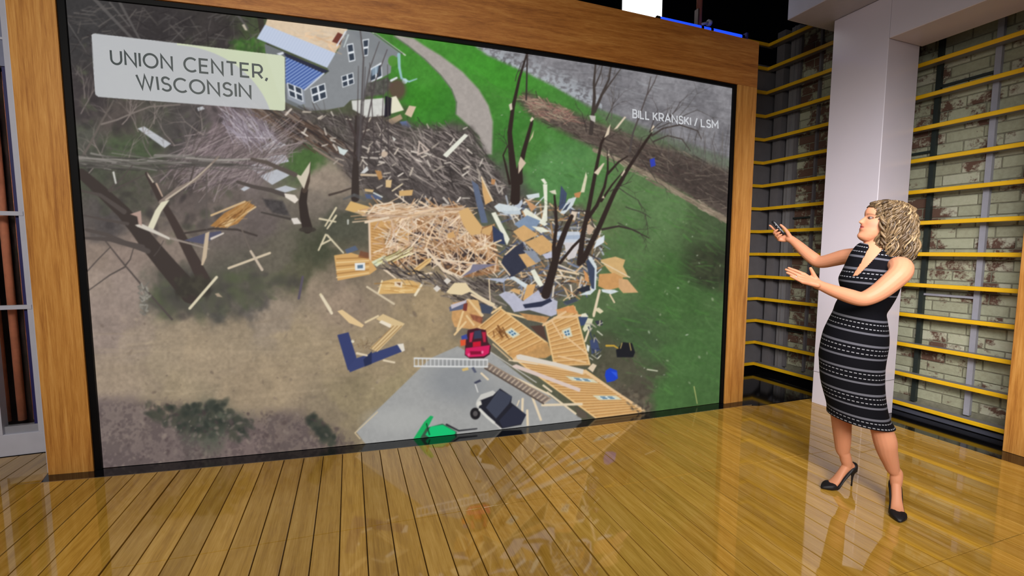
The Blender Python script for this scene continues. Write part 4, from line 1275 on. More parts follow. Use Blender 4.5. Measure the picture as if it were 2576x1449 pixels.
# red mower
cv.poly(kG((310, 360), (400, 340), (490, 360), (510, 480), (540, 520), (530, 600), (470, 640), (330, 645), (280, 610), (285, 500)), (70, 34, 42))
for q, c_ in ((((330, 390), (370, 380), (350, 480), (325, 480)), (186, 46, 74)), (((450, 380), (490, 380), (490, 480), (465, 480)), (176, 40, 66)), (((375, 370), (440, 360), (450, 440), (370, 450)), (60, 62, 84)), (((360, 480), (440, 470), (440, 520), (360, 530)), (196, 30, 52)), (((290, 540), (530, 510), (520, 590), (470, 620), (320, 630), (285, 600)), (206, 36, 92)), (((330, 570), (460, 570), (450, 600), (340, 605)), (130, 24, 52)), (((245, 420), (300, 400), (310, 450), (250, 460)), (62, 76, 150)), (((235, 460), (290, 450), (290, 510), (240, 520)), (216, 86, 52))):
    cv.poly(kG(*q), c_, 1, 2)
cv.ell(*kG((320, 605))[0], 3, 4, (230, 90, 140))
cv.ell(*kG((455, 580))[0], 3, 4, (236, 120, 160))
# black utility vehicle
cv.poly(kG((400, 1060), (440, 1000), (560, 960), (600, 990), (560, 1060), (420, 1180), (390, 1100)), (196, 194, 188))
cv.poly(kG((630, 940), (750, 1020), (740, 1080), (890, 1200), (840, 1300), (640, 1340), (580, 1290), (420, 1140), (430, 1060), (560, 1010)), (38, 38, 46))
cv.poly(kG((620, 950), (750, 1020), (720, 1090), (590, 1240), (490, 1130), (570, 1020)), (64, 68, 82))
cv.poly(kG((760, 1110), (890, 1200), (840, 1290), (660, 1330), (620, 1260)), (46, 48, 62))
cv.ell(*kG((385, 1190))[0], 13, 15, (34, 32, 34))
cv.ell(*kG((385, 1190))[0], 6, 7, (86, 82, 82))
cv.path(kG((430, 1150), (500, 1220), (570, 1280)), 7, 7, (210, 208, 200))
cv.line(*kG((575, 1285), (640, 1340)), 4, 4, (200, 196, 190))
cv.poly(kG((400, 1080), (440, 1060), (450, 1100), (410, 1120)), (214, 210, 200))
cv.poly(kG((370, 880), (430, 850), (445, 870), (385, 895)), (66, 68, 84))
cv.path(kG((385, 900), (410, 975)), 3, 3, (206, 204, 200))
cv.poly(kG((345, 735), (370, 725), (400, 780), (375, 785)), (86, 90, 108))
cv.poly(kG((250, 745), (310, 730), (320, 755), (260, 770)), (206, 176, 112))
# green tractor
cv.poly(kG((-230, 1440), (-120, 1270), (-60, 1210), (-30, 1220), (-150, 1449)), (30, 168, 92))
cv.poly(kG((-160, 1430), (-100, 1330), (60, 1290), (200, 1370), (200, 1420), (60, 1449)), (60, 84, 66))
cv.poly(kG((-110, 1400), (-60, 1320), (60, 1300), (190, 1370), (180, 1400), (-40, 1449)), (26, 190, 112))
cv.path(kG((100, 1300), (220, 1360), (400, 1340)), 5, 3, (46, 46, 50))
cv.line(*kG((-100, 1290), (-70, 1400)), 3, 3, (24, 60, 40))
# navy and timber corner pieces on the dirt
cv.poly(kH((1815, 265), (1895, 245), (1950, 420), (1950, 500), (1890, 515)), (58, 66, 108))
cv.poly(kH((1890, 500), (1950, 430), (2270, 325), (2295, 375), (2030, 480), (1905, 530)), (60, 68, 110))
cv.poly(kH((2000, 440), (2060, 380), (2060, 470), (2010, 490)), (44, 50, 80))
cv.poly(kH((2240, 330), (2285, 325), (2295, 375), (2275, 385)), (222, 214, 200))
cv.poly(kH((2090, 150), (2140, 115), (2295, 185), (2100, 385), (2045, 360), (2200, 215)), (212, 186, 140))
for k in range(3):
    cv.line(*kH((2060 + 15 * k, 355 + 12 * k), (2215 + 28 * k, 200)), 2, 2, (160, 126, 84))
cv.poly(kH((2130, 160), (2200, 190), (2190, 215), (2110, 175)), (232, 220, 198))
cv.line(*kH((2015, 175), (2105, 130)), 5, 5, (218, 198, 160))
cv.line(*kH((1955, 395), (2025, 410)), 6, 5, (216, 200, 172))
cv.line(*kH((2145, 445), (2220, 460)), 5, 5, (216, 200, 172))
cv.line(*kH((1705, -10), (1775, 110)), 7, 7, (224, 210, 182))
cv.poly(kH((1815, 95), (1850, 85), (2005, 195), (1990, 212), (1900, 180)), (222, 192, 144))
cv.ell(*kH((1925, 310))[0], 4, 4, (222, 214, 190))
cv.strokes(kH((1930, 290), (2080, 300), (2060, 370), (1970, 370)), 30, (5, 14), 10, 60, (1.5, 3), [(120, 98, 76), (150, 130, 100)], (0.5, 0.9))
# things on the lawn
cv.poly(kG((1780, 560), (1830, 500), (1850, 480), (1940, 490), (1970, 580), (1950, 630), (1790, 630)), (34, 34, 38))
cv.path(kG((1685, 515), (1760, 515), (1800, 540)), 5, 3, (200, 160, 60))
cv.line(*kG((1840, 490), (1825, 540)), 2.5, 2.5, (170, 150, 90))
cv.line(*kG((1915, 490), (1930, 560)), 2.5, 2.5, (170, 150, 90))
cv.poly(kG((1680, 760), (1720, 735), (1790, 760), (1800, 840), (1760, 865), (1690, 880), (1670, 810)), (34, 66, 190))
cv.poly(kG((1730, 770), (1790, 780), (1790, 830)), (52, 88, 214))
cv.line(*kG((2090, 750), (2190, 765)), 3, 3, (196, 196, 172))
for q, c_ in ((((1520, 460), (1590, 440), (1620, 560), (1540, 600)), (66, 76, 108)), (((1490, 500), (1520, 520), (1510, 580), (1490, 560)), (216, 216, 206)), (((1410, 230), (1500, 200), (1500, 300), (1430, 320)), (62, 74, 104)), (((1500, 240), (1555, 250), (1530, 330), (1470, 380), (1450, 350)), (212, 208, 176)), (((1440, 200), (1480, 190), (1510, 230), (1430, 230)), (222, 218, 196)), (((1580, 150), (1610, 135), (1655, 170), (1620, 195)), (216, 206, 172)), (((1500, 740), (1550, 690), (1590, 710), (1550, 780)), (216, 196, 168)), (((1570, 270), (1640, 260), (1650, 310), (1600, 320)), (60, 60, 68)), (((1250, 80), (1380, 40), (1400, 70), (1300, 105)), (70, 76, 86))):
    cv.poly(kG(*q), c_)
cv.strokes(kG((1500, 300), (1640, 280), (1640, 640), (1520, 660)), 26, (6, 18), 60, 50, (2, 4), [(220, 216, 200), (56, 62, 80), (180, 170, 150)], (0.7, 1))
cv.dots([(1560, 960), (1640, 1010), (1650, 1060), (1600, 1050)], 60, (2, 6), [(74, 66, 56), (110, 100, 84)], (0.4, 0.8))
cv.line((1752, 975), (1760, 1018), 2.5, 2, (196, 190, 120), 0.8)

# slight softness of a display photographed from across a room
b_ = cv.a
for ax in (0, 1, 0, 1):
    b_ = 0.24 * np.roll(b_, 1, ax) + 0.52 * b_ + 0.24 * np.roll(b_, -1, ax)
cv.a = b_

# caption card (translucent, so the picture shows faintly through)
card = kA((265, 300), (280, 287), (300, 285), (2020, 488), (2045, 505), (2050, 985), (2030, 997), (330, 868), (305, 850), (298, 820))
m = cv.mask(card, 1.2)
sy, sx, c_, X, Y = m
ccol = np.empty(X.shape + (3,), np.float32)
ccol[:] = (186, 188, 190)
disc = np.hypot((X - kA((1000, 1250))[0][0]) / 262, (Y - kA((1000, 1250))[0][1]) / 236)
out = np.clip((disc - 1.0) * 90, 0, 1)[..., None]
ccol = ccol * (1 - out * (X > 440)[..., None]) + np.array([206, 214, 184], np.float32) * out * (X > 440)[..., None]
ccol = 0.93 * ccol + 0.07 * cv.a[sy, sx] + 6
cv.a[sy, sx] += c_[..., None] * (ccol - cv.a[sy, sx])

# ---- lay the picture on the display surface: a fine grid whose points carry the printed colour
NX, NZ = 1080, 670
gx = np.linspace(DX0, DX1, NX)
gt = np.linspace(0, 1, NZ)
PX = np.repeat(gx[None, :], NZ, 0)
PZ = 0.001 + gt[:, None] * (Zin(PX) - 0.03 - 0.001)
PY = Ybase(PX) + 0.03
P = np.stack([PX, PY, PZ], -1).reshape(-1, 3)
u_, v_ = project(P - np.array([0, 0.03, 0]))
fx = np.clip(u_ - cv.x0, 0, cv.w - 1.01)
fy = np.clip(v_ - cv.y0, 0, cv.h - 1.01)
ix, iy = fx.astype(int), fy.astype(int)
fx, fy = (fx - ix)[:, None], (fy - iy)[:, None]
colr = cv.a[iy, ix] * (1 - fx) * (1 - fy) + cv.a[iy, ix + 1] * fx * (1 - fy) + cv.a[iy + 1, ix] * (1 - fx) * fy + cv.a[iy + 1, ix + 1] * fx * fy
colr = lin(np.clip(colr, 0, 255))
me = bpy.data.meshes.new('display')
nv, nf = NX * NZ, (NX - 1) * (NZ - 1)
me.vertices.add(nv)
me.vertices.foreach_set('co', P.astype(np.float32).ravel())
idx = np.arange(nv).reshape(NZ, NX)
quads = np.stack([idx[:-1, :-1], idx[:-1, 1:], idx[1:, 1:], idx[1:, :-1]], -1).reshape(-1, 4)
me.loops.add(nf * 4)
me.loops.foreach_set('vertex_index', quads.astype(np.int32).ravel())
me.polygons.add(nf)
me.polygons.foreach_set('loop_start', np.arange(0, nf * 4, 4, dtype=np.int32))
me.update(calc_edges=True)
ca = me.attributes.new('picture', 'FLOAT_COLOR', 'POINT')
ca.data.foreach_set('color', np.concatenate([colr, np.ones((nv, 1))], 1).astype(np.float32).ravel())
t = NT('display_picture')
at_ = t.n('Attribute', attribute_name='picture')
t.base((0.002, 0.002, 0.003, 1))
t.set(1.0, 0.0)
t.l(at_.outputs['Color'], t.p.inputs['Emission Color'])
t.p.inputs['Emission Strength'].default_value = 1.0
t.m.cycles.emission_sampling = 'NONE'
me.materials.append(t.m)
dsp = bpy.data.objects.new('display', me)
COL.objects.link(dsp)
dsp.parent = vw
dsp.location = -base_of(vw)
dsp['label'] = 'lit display showing wrecked house timber, trees and lawn from above'


# ---- lettering: strokes with a round geometric look, laid on the display
def arc(cx, cy, rx, ry, a0, a1, n=14):
    return [(cx + rx * math.cos(math.radians(a0 + (a1 - a0) * k / n)), cy + ry * math.sin(math.radians(a0 + (a1 - a0) * k / n))) for k in range(n + 1)]


GL = {'U': (0.74, [[(0, 1), (0, .37)] + arc(.37, .37, .37, .37, 180, 360) + [(.74, .37), (.74, 1)]]),
      'N': (0.76, [[(0, 0), (0, 1), (.76, 0), (.76, 1)]]), 'I': (0.0, [[(0, 0), (0, 1)]]),
      'O': (1.0, [arc(.5, .5, .5, .5, 0, 360, 32)]), 'C': (0.84, [arc(.5, .5, .5, .5, 48, 312, 26)]),
      'E': (0.6, [[(.6, 1), (0, 1), (0, 0), (.6, 0)], [(0, .52), (.54, .52)]]), 'T': (0.74, [[(0, 1), (.74, 1)], [(.37, 1), (.37, 0)]]),
      'R': (0.66, [[(0, 0), (0, 1), (.38, 1)] + arc(.38, .7, .27, .3, 90, -90, 12) + [(.38, .4), (0, .4)], [(.34, .4), (.66, 0)]]),
      ',': (0.02, [[(.03, .08), (.03, 0), (-.06, -.17)]]), 'W': (1.16, [[(0, 1), (.3, 0), (.58, 1), (.86, 0), (1.16, 1)]]),
      'S': (0.62, [[(.6, .86)] + arc(.33, .755, .26, .245, 50, 250, 12) + arc(.31, .26, .31, .26, 70, -130, 14) + [(0.0, .13)]]),
      'B': (0.62, [[(.34, .53), (0, .53), (0, 0), (.36, 0)] + arc(.36, .265, .26, .265, -90, 90, 10) + [(.34, .53)], [(0, .53), (0, 1), (.33, 1)] + arc(.33, .765, .23, .235, 90, -90, 10)]),
      'L': (0.54, [[(0, 1), (0, 0), (.54, 0)]]), 'K': (0.64, [[(0, 0), (0, 1)], [(.62, 1), (0, .36)], [(.2, .56), (.66, 0)]]),
      'A': (0.8, [[(0, 0), (.4, 1), (.8, 0)], [(.14, .32), (.66, .32)]]), 'M': (0.86, [[(0, 0), (0, 1), (.43, .36), (.86, 1), (.86, 0)]]),
      '/': (0.4, [[(0, -.05), (.4, 1.05)]])}


def on_display(px, py, lift):
    d = ray(px, py)
    A, B, C_ = 0.01222 * d[0] ** 2, -0.10739 * d[0] - d[1], 3.2992
    tt = (-B - math.sqrt(B * B - 4 * A * C_)) / (2 * A)
    q = CC + tt * d
    return (q[0], Ybase(q[0]) + 0.03 - lift, q[2])


def lettering(text, p0, p1, up0, up1, wd, gap, space, m, lift=0.0015):
    """text between baseline points p0 and p1, capital height vectors up0, up1 (picture pixels)"""
    tot = 0
    for ch in text:
        tot += (space if ch == ' ' else GL[ch][0] + gap)
    tot -= gap

    def at(x, y):
        u = x / tot
        bx = p0[0] + (p1[0] - p0[0]) * u
        by = p0[1] + (p1[1] - p0[1]) * u
        return on_display(bx + (up0[0] * (1 - u) + up1[0] * u) * y, by + (up0[1] * (1 - u) + up1[1] * u) * y, lift)
    x = 0
    for ch in text:
        if ch == ' ':
            x += space
            continue
        w, strokes_ = GL[ch]
        for s in strokes_:
            pts = []
            for q in s:
                if not pts or np.linalg.norm(pts[-1] - np.array(q, float)) > 1e-4:
                    pts.append(np.array(q, float))
            closed = np.linalg.norm(pts[0] - pts[-1]) < 1e-3
            L_, R_ = [], []
            n = len(pts)
            for k in range(n):
                a = pts[k - 1] if k > 0 else (pts[-2] if closed else None)
                b = pts[k + 1] if k < n - 1 else (pts[1] if closed else None)
                d1 = (pts[k] - a) / np.linalg.norm(pts[k] - a) if a is not None else None
                d2 = (b - pts[k]) / np.linalg.norm(b - pts[k]) if b is not None else None
                if d1 is None:
                    d1 = d2
                if d2 is None:
                    d2 = d1
                n1, n2 = np.array([-d1[1], d1[0]]), np.array([-d2[1], d2[0]])
                mt = n1 + n2
                mt /= max(np.linalg.norm(mt), 1e-6)
                sc = wd / 2 / max(mt @ n1, 0.42)
                L_.append(pts[k] + mt * sc)
                R_.append(pts[k] - mt * sc)
            v = [at(x + q[0], q[1]) for q in L_] + [at(x + q[0], q[1]) for q in R_]
            m.add(v, [(k, k + 1, n + k + 1, n + k) for k in range(n - 1)])
        x += w + gap


ink = glow('dark_caption_ink', (38, 50, 52), 1.0, False)
m = MB()
q = kA((452, 563), (1880, 704), (0, 0))
lettering('UNION CENTER,', q[0], q[1], (-9 / 3.623, -124 / 3.623), (-4 / 3.623, -120 / 3.623), 0.165, 0.30, 0.62, m)
q = kA((698, 790), (1732, 878))
lettering('WISCONSIN', q[0], q[1], (-18 / 3.623, -124 / 3.623), (-4 / 3.623, -116 / 3.623), 0.165, 0.29, 0.6, m)
o = m.build('caption_lettering', ink, dsp)
o['label'] = 'dark caption lettering on the pale card'
m = MB()
q = kC((1310, 668), (2018, 762))
lettering('BILL KRANSKI / LSM', q[0], q[1], (0, -64 / 3.294), (-2 / 3.294, -60 / 3.294), 0.20, 0.27, 0.36, m)
o = m.build('credit_lettering', glow('pale_credit_ink', (196, 198, 202), 1.0, False), dsp)
o['label'] = 'pale credit lettering over the grey field'
# ================================================================== THE PRESENTER
R0 = 3.10


def J(px, py, dl=0.0):
    """point on the sight line of a picture point, at horizontal distance R0 + dl"""
    d = ray(px, py)
    return CC + d * ((R0 + dl) / math.hypot(d[0], d[1]))


def G(px, py, z=0.0):
    d = ray(px, py)
    return CC + d * ((z - CAMH) / d[2])


HV = J(2200, 700) - CC
HV[2] = 0
HV /= np.linalg.norm(HV)                       # away from camera, level
RT = np.array([HV[1], -HV[0], 0.0])            # to the right as seen
UPV = np.array([0, 0, 1.0])


def crom(P, n):
    """Catmull-Rom resampling of a list of vectors"""
    P = [np.asarray(p, float) for p in P]
    Q = [2 * P[0] - P[1]] + P + [2 * P[-1] - P[-2]]
    out = []
    for k in range(len(P) - 1):
        a, b, c, d = Q[k:k + 4]
        for s in np.linspace(0, 1, n, endpoint=False):
            out.append(0.5 * ((2 * b) + (c - a) * s + (2 * a - 5 * b + 4 * c - d) * s * s + (3 * b - a - 3 * c + d) * s ** 3))
    out.append(P[-1])
    return out


def limb(m, spec, n=14, sub=5, round_end=True):
    """spec rows: point(3), radius"""
    rows = crom([np.concatenate([np.asarray(p, float), [r]]) for p, r in spec], sub)
    pts = [r[:3] for r in rows]
    rad = [max(r[3], 0.002) for r in rows]
    if round_end:
        d = pts[-1] - pts[-2]
        d /= np.linalg.norm(d)
        r = rad[-1]
        pts += [pts[-1] + d * r * 0.5, pts[-1] + d * r * 0.87, pts[-1] + d * r]
        rad += [r * 0.87, r * 0.5, r * 0.08]
        d = pts[0] - pts[1]
        d /= np.linalg.norm(d)
        r = rad[0]
        pts = [pts[0] + d * r, pts[0] + d * r * 0.87, pts[0] + d * r * 0.5] + pts
        rad = [r * 0.08, r * 0.5, r * 0.87] + rad
    m.tube(pts, rad, n)


# ---- torso rings (silhouette of the dress): left point, right point, half depth
TR = [(2081, 1030, 2252, 1080, .136), (2080, 1008, 2236, 1052, .136), (2066, 954, 2226, 992, .138), (2062, 905, 2225, 940, .140), (2062, 880, 2228, 912, .142),
      (2071, 836, 2235, 870, .140), (2083, 808, 2235, 838, .132), (2096, 783, 2231, 809, .120), (2103, 764, 2229, 790, .112), (2110, 750, 2240, 772, .110), (2117, 730, 2254, 748, .114),
      (2112, 709, 2264, 724, .126), (2112, 696, 2268, 709, .128), (2122, 676, 2274, 690, .120), (2132, 655, 2276, 672, .108), (2143, 634, 2276, 654, .092), (2158, 616, 2262, 636, .070), (2176, 608, 2240, 620, .054), (2186, 602, 2228, 606, .048)]
NR, NA = 14, 200


def torso_rows(shrink=1.0, rows=TR, sub=NR):
    out = []
    for r in crom(rows, sub):
        a, b = J(r[0], r[1]), J(r[2], r[3])
        c, h = (a + b) / 2, (b - a) / 2
        dep = HV * r[4]
        ring = []
        for k in range(NA):
            t_ = 2 * math.pi * k / NA
            ring.append(c + (h * math.cos(t_) + dep * math.sin(t_)) * shrink)
        out.append((ring, (r[1] + r[3]) / 2))
    return out


bodym = MB()
bodym.rings([r for r, v in torso_rows(0.965)], True)

# ---- legs
GF = G(2100, 1235)                              # far foot, ball
GFH = G(2136, 1223)                             # far heel tip
GN = G(2263, 1317)                              # near foot, toe end
FAR = np.array([0, 0, 0.0])
d_far = math.hypot(GF[0], GF[1]) - R0


def dl_far(px, py):
    return d_far


# ---- feet and shoes share one local frame: x from heel to toe
class Foot:
    def __init__(self, heel, toe, L):
        f = np.array([toe[0] - heel[0], toe[1] - heel[1], 0.0])
        f /= np.linalg.norm(f)
        self.o = np.array([toe[0], toe[1], 0.0]) - f * L
        self.f = f
        self.s = np.array([-f[1], f[0], 0.0])
        self.L = L

    def p(self, x, y, z):
        return self.o + self.f * x + self.s * y + UPV * z


foot_far = Foot(GFH, G(2066, 1230.5), 0.232)
hd = np.array([GN[0], GN[1], 0]) + HV * 0.2 - RT * 0.020
foot_near = Foot(hd, GN, 0.232)
limb(bodym, [(J(2120, 880, .06), .075), (J(2118, 960, .07), .068), (J(2116, 1030, .08), .054), (J(2117, 1066, .09), .049), (J(2119, 1104, .12), .043), (J(2120, 1132, .14), .036), (foot_far.p(.082, 0, .20), .030), (foot_far.p(.072, 0, .17), .030), (foot_far.p(.062, 0, .14), .027)], 18)
limb(bodym, [(J(2176, 890, .0), .070), (J(2180, 960, .0), .064), (J(2196, 1030, -.005), .054), (J(2216, 1076, -.005), .050), (J(2226, 1108, .0), .053), (J(2231, 1134, .015), .047), (J(2240, 1162, .04), .038), (J(2247, 1182, .058), .031), (foot_near.p(.05, 0, .20), .027), (foot_near.p(.052, 0, .165), .029), (foot_near.p(.055, 0, .135), .026)], 18)


HH = 0.092


def sole(x, L):
    u = x / L
    if u < 0.16:
        return HH
    if u < 0.70:
        s = (u - 0.16) / 0.54
        return HH * (1 - (s * s * (3 - 2 * s))) + 0.004
    return 0.004 + 0.006 * max(0, (u - .8)) / .2


def halfw(u):
    return float(np.interp(u, [0, .03, .1, .2, .45, .68, .8, .9, .97, 1.0], [.008, .019, .026, .027, .026, .036, .034, .022, .010, .003]))


def build_foot(m, ft):
    L = ft.L
    rings = []
    for u in np.linspace(0.03, 0.93, 22):
        x = u * L
        zs = sole(x, L) + .004
        w = halfw(u) * 0.86
        top = float(np.interp(u, [0.03, .1, .2, .35, .5, .65, .8, .93], [.035, .050, .075, .074, .058, .040, .026, .014]))
        ring = []
        for k in range(14):
            a = 2 * math.pi * k / 14
            ring.append(ft.p(x, w * math.cos(a), zs + top / 2 + top / 2 * math.sin(a)))
        rings.append(ring)
    m.rings(rings, True)


def build_shoe(ft, parent):
    L = ft.L
    m = MB()
    rings = []
    for u in np.linspace(0.0, 1.0, 34):
        x = u * L
        zs = sole(x, L) - 0.004
        w = halfw(u) + 0.0025
        top = float(np.interp(u, [0, .03, .08, .16, .28, .42, .58, .665, .70, .78, .88, .97, 1.0], [.050, .060, .058, .040, .024, .019, .016, .018, .040, .037, .028, .016, .008]))
        ring = []
        for k in range(18):
            a = 2 * math.pi * k / 18
            ca, sa = math.cos(a), math.sin(a)
            e = 0.6
            y = w * math.copysign(abs(ca) ** e, ca)
            z = zs + top / 2 + top / 2 * math.copysign(abs(sa) ** e, sa)
            ring.append(ft.p(x, y, max(z, 0.0005)))
        rings.append(ring)
    m.rings(rings, True)
    s = m.build('shoe', SHOE, parent, True)
    hp_ = MB().rings([[ft.p(x0 + r * math.cos(a), r * math.sin(a), z) for a in [2 * math.pi * k / 10 for k in range(10)]] for (x0, r, z) in ((.020, .0045, .0005), (.020, .0045, .03), (.018, .006, .06), (.018, .013, .086), (.020, .018, .094))])
    h = hp_.build('stiletto_heel', SHOE, None, True)
    h.parent = s
    h.location = (0, 0, 0)
    return s


build_foot(bodym, foot_far)
build_foot(bodym, foot_near)

# ---- arms (the near one open-handed, the far one with the remote)
limb(bodym, [(J(2242, 672, -.03), .042), (J(2264, 670, -.10), .050), (J(2264, 688, -.145), .050), (J(2232, 718, -.18), .047), (J(2205, 738, -.205), .043), (J(2180, 750, -.225), .039), (J(2163, 752, -.24), .037), (J(2140, 746, -.255), .037), (J(2116, 738, -.275), .034), (J(2090, 729, -.30), .029), (J(2068, 720, -.325), .0245), (J(2056, 715, -.335), .0245)], 16)
limb(bodym, [(J(2170, 642, .07), .046), (J(2148, 644, .12), .046), (J(2125, 646, .16), .045), (J(2100, 652, .20), .042), (J(2075, 658, .24), .039), (J(2058, 658, .265), .037), (J(2043, 648, .285), .037), (J(2026, 634, .31), .034), (J(2008, 617, .335), .029), (J(1994, 605, .355), .0245), (J(1986, 600, .365), .0245)], 16)
# near hand: metacarpals then fingers, thumb raised
WN = (2060, 717, -.33)
for q, r in ((((2022, 690, -.325), (2004, 682, -.33), (1993, 678, -.335), (1984, 674, -.34)), .0084), (((2018, 696, -.345), (1998, 687, -.352), (1987, 682, -.356), (1977, 678, -.36)), .0086), (((2016, 702, -.362), (1999, 695, -.37), (1989, 690, -.374), (1980, 686, -.378)), .0082), (((2019, 709, -.376), (2005, 703, -.384), (1997, 699, -.388), (1989, 695, -.392)), .0074)):
    limb(bodym, [(J(2056, 714 + (q[0][1] - 699) * .35, (q[0][2] - .335) / 2), .0145), (J((2056 + q[0][0]) / 2, (714 + q[0][1]) / 2 + 1, (q[0][2] - .335) / 2), .0140), (J(*q[0]), .0112)], 10, 3)
    limb(bodym, [(J(*q[0]), r * 1.15), (J(*q[1]), r), (J(*q[2]), r * .93), (J(*q[3]), r * .78)], 10, 4)
limb(bodym, [(J(2058, 710, -.325), .015), (J(2050, 698, -.325), .0125), (J(2044, 685, -.33), .0098), (J(2039, 675, -.335), .0078)], 10, 4)
# far hand: closed round the remote, forefinger along it
for q, r in ((((1953, 581, .385), (1944, 574, .375), (1940, 570, .37), (1936, 567, .365)), .0078), (((1951, 590, .38), (1947, 586, .35), (1951, 581, .338), (1956, 578, .338)), .0080), (((1954, 597, .375), (1951, 592, .345), (1956, 587, .334), (1962, 584, .334)), .0078), (((1959, 603, .37), (1956, 598, .343), (1961, 593, .334), (1966, 590, .334)), .0072)):
    limb(bodym, [(J(1988, 601, .365), .0150), (J((1988 + q[0][0]) / 2, (601 + q[0][1]) / 2 + 2, .378), .0140), (J(*q[0]), .0108)], 10, 3)
    limb(bodym, [(J(*q[0]), r * 1.15), (J(*q[1]), r), (J(*q[2]), r * .95), (J(*q[3]), r * .8)], 10, 4)
limb(bodym, [(J(1988, 597, .352), .0145), (J(1980, 583, .342), .0115), (J(1972, 573, .336), .0092), (J(1964, 566, .334), .0074)], 10, 4)

# ---- neck and head
limb(bodym, [(J(2212, 660, 0), .062), (J(2212, 634, .0), .054), (J(2212, 615, .0), .050), (J(2213, 596, .0), .050), (J(2216, 575, .0), .052)], 18)
HC = J(2213, 563, 0.0)
HS = 0.95
al, tl = math.radians(24), math.radians(16)
hf0 = -RT * math.cos(al) - HV * math.sin(al)
hF = hf0 * math.cos(tl) + UPV * math.sin(tl)          # face direction
hS = np.cross(hf0, UPV)                                # to her right... sideways
hS /= np.linalg.norm(hS)
hU = np.cross(hS, hF)


def head_pt(x, y, z):
    return HC + (hS * x + hF * y + hU * z) * HS


def head_local(P):
    d = (np.asarray(P) - HC) / HS
    return d @ hS, d @ hF, d @ hU


zf = [-.115, -.108, -.098, -.086, -.074, -.064, -.054, -.047, -.0415, -.035, -.029, -.022, -.008, .006, .020, .034, .05, .068, .085, .100, .110, .115]
yf = [.045, .066, .079, .083, .078, .0765, .083, .0835, .079, .0855, .083, .080, .081, .080, .0775, .086, .089, .086, .075, .055, .030, .005]
zb = [-.115, -.10, -.08, -.05, -.02, .02, .05, .08, .1, .11, .115]
yb = [.03, .005, -.02, -.045, -.075, -.092, -.095, -.082, -.058, -.035, -.005]
zw = [-.115, -.108, -.095, -.075, -.05, -.02, .01, .04, .065, .09, .105, .115]
ww = [.010, .026, .038, .0485, .0565, .063, .0665, .068, .066, .053, .034, .006]
ys_ = np.interp(zf, [-.115, -.1, -.085, -.06, -.02, .02, .05, .07, .09, .105, .115], [.045, .068, .076, .079, .080, .082, .086, .083, .070, .045, .005])
rings = []
NH = 72
for z in np.linspace(-.115, .115, 80):
    F_, B_, W_ = np.interp(z, zf, ys_), np.interp(z, zb, yb), np.interp(z, zw, ww)
    dF = np.interp(z, zf, yf) - F_
    c, h = (F_ + B_) / 2, (F_ - B_) / 2
    ring = []
    for k in range(NH):
        a = 2 * math.pi * k / NH
        x, y = W_ * math.sin(a), c + h * math.cos(a)
        if math.cos(a) > 0:
            y += dF * math.exp(-(x / .027) ** 2)
            # nose, eye hollows, cheekbones
            nz = np.interp(z, [-.027, -.0215, -.016, .004, .024, .03], [0, .017, .0235, .013, .002, 0])
            y += nz * math.exp(-(x / (.0085 + .004 * np.interp(z, [-.022, -.01, .02], [1, .4, 0]))) ** 2)
            for sx_ in (-1, 1):
                y -= .0065 * math.exp(-((x - sx_ * .031) / .013) ** 2 - ((z - .014) / .010) ** 2)
                y += .0035 * math.exp(-((x - sx_ * .040) / .016) ** 2 - ((z + .018) / .016) ** 2)
        ring.append(head_pt(x, y, z))
    rings.append(ring)
bodym.rings(rings, True)

person = empty('person', ((GF + GN) / 2).tolist(), 'presenter in black dress with grey dashed stripes pointing a remote at the video wall', 'person')
raw = bodym.build('raw_body')
rm = raw.modifiers.new('r', 'REMESH')
rm.mode = 'VOXEL'
rm.voxel_size = 0.0032
rm.use_smooth_shade = True
sm = raw.modifiers.new('s', 'SMOOTH')
sm.factor = 0.5
sm.iterations = 5
dg = bpy.context.evaluated_depsgraph_get()
bme = bpy.data.meshes.new_from_object(raw.evaluated_get(dg))
bpy.data.objects.remove(raw, do_unlink=True)
nv = len(bme.vertices)
co = np.empty(nv * 3, np.float32)
bme.vertices.foreach_get('co', co)
co = co.reshape(-1, 3).astype(float)
bme.polygons.foreach_set('use_smooth', np.ones(len(bme.polygons), bool))
# skin colours: lips, brows, lashes, blush, nails
SK = np.array([198, 136, 104.0])
cl = np.repeat(SK[None], nv, 0)
hx, hy, hz = head_local(co)
near = (np.abs(hx) < .08) & (hy > .03) & (np.abs(hz) < .12)


def tint(mask, col):
    cl[:] = cl * (1 - mask[:, None]) + np.array(col, float) * mask[:, None]


g_ = lambda u: np.exp(-u * u)
tint(near * 0.45 * (g_((np.abs(hx) - .046) / .018) * g_((hz + .022) / .018)), (206, 108, 92))
lip = near * (hy > .06) * np.clip(1.6 - ((hx / .0235) ** 2 + ((hz + .0415) / .0115) ** 2) * 1.5, 0, 1)
tint(np.clip(lip, 0, 1) * .9, (172, 76, 74))
tint(near * (hy > .05) * g_((hz + .0415) / .0018) * (np.abs(hx) < .022) * .8, (110, 44, 46))
for s_ in (-1, 1):
    ex, ez = hx * s_ - .031, hz - .014
    tint(near * (hy > .03) * np.clip(1.7 - ((ex / .0165) ** 2 + ((ez - .001) / .0075) ** 2) * 1.3, 0, 1) * .75, (70, 44, 38))
    bz = hz - (.034 - ((ex + .002) / .03) ** 2 * .008)
    tint(near * (hy > .03) * g_(bz / .0032) * (np.abs(ex) < .019) * .7, (104, 74, 54))
tint(near * (hy > .02) * g_((hz - .09) / .03) * 0.25, (190, 128, 96))
at_ = bme.attributes.new('skin', 'FLOAT_COLOR', 'POINT')
at_.data.foreach_set('color', np.concatenate([lin(cl), np.ones((nv, 1))], 1).astype(np.float32).ravel())
t = NT('skin')
ab = t.n('Attribute', attribute_name='skin')
t.l(ab.outputs['Color'], t.p.inputs['Base Color'])
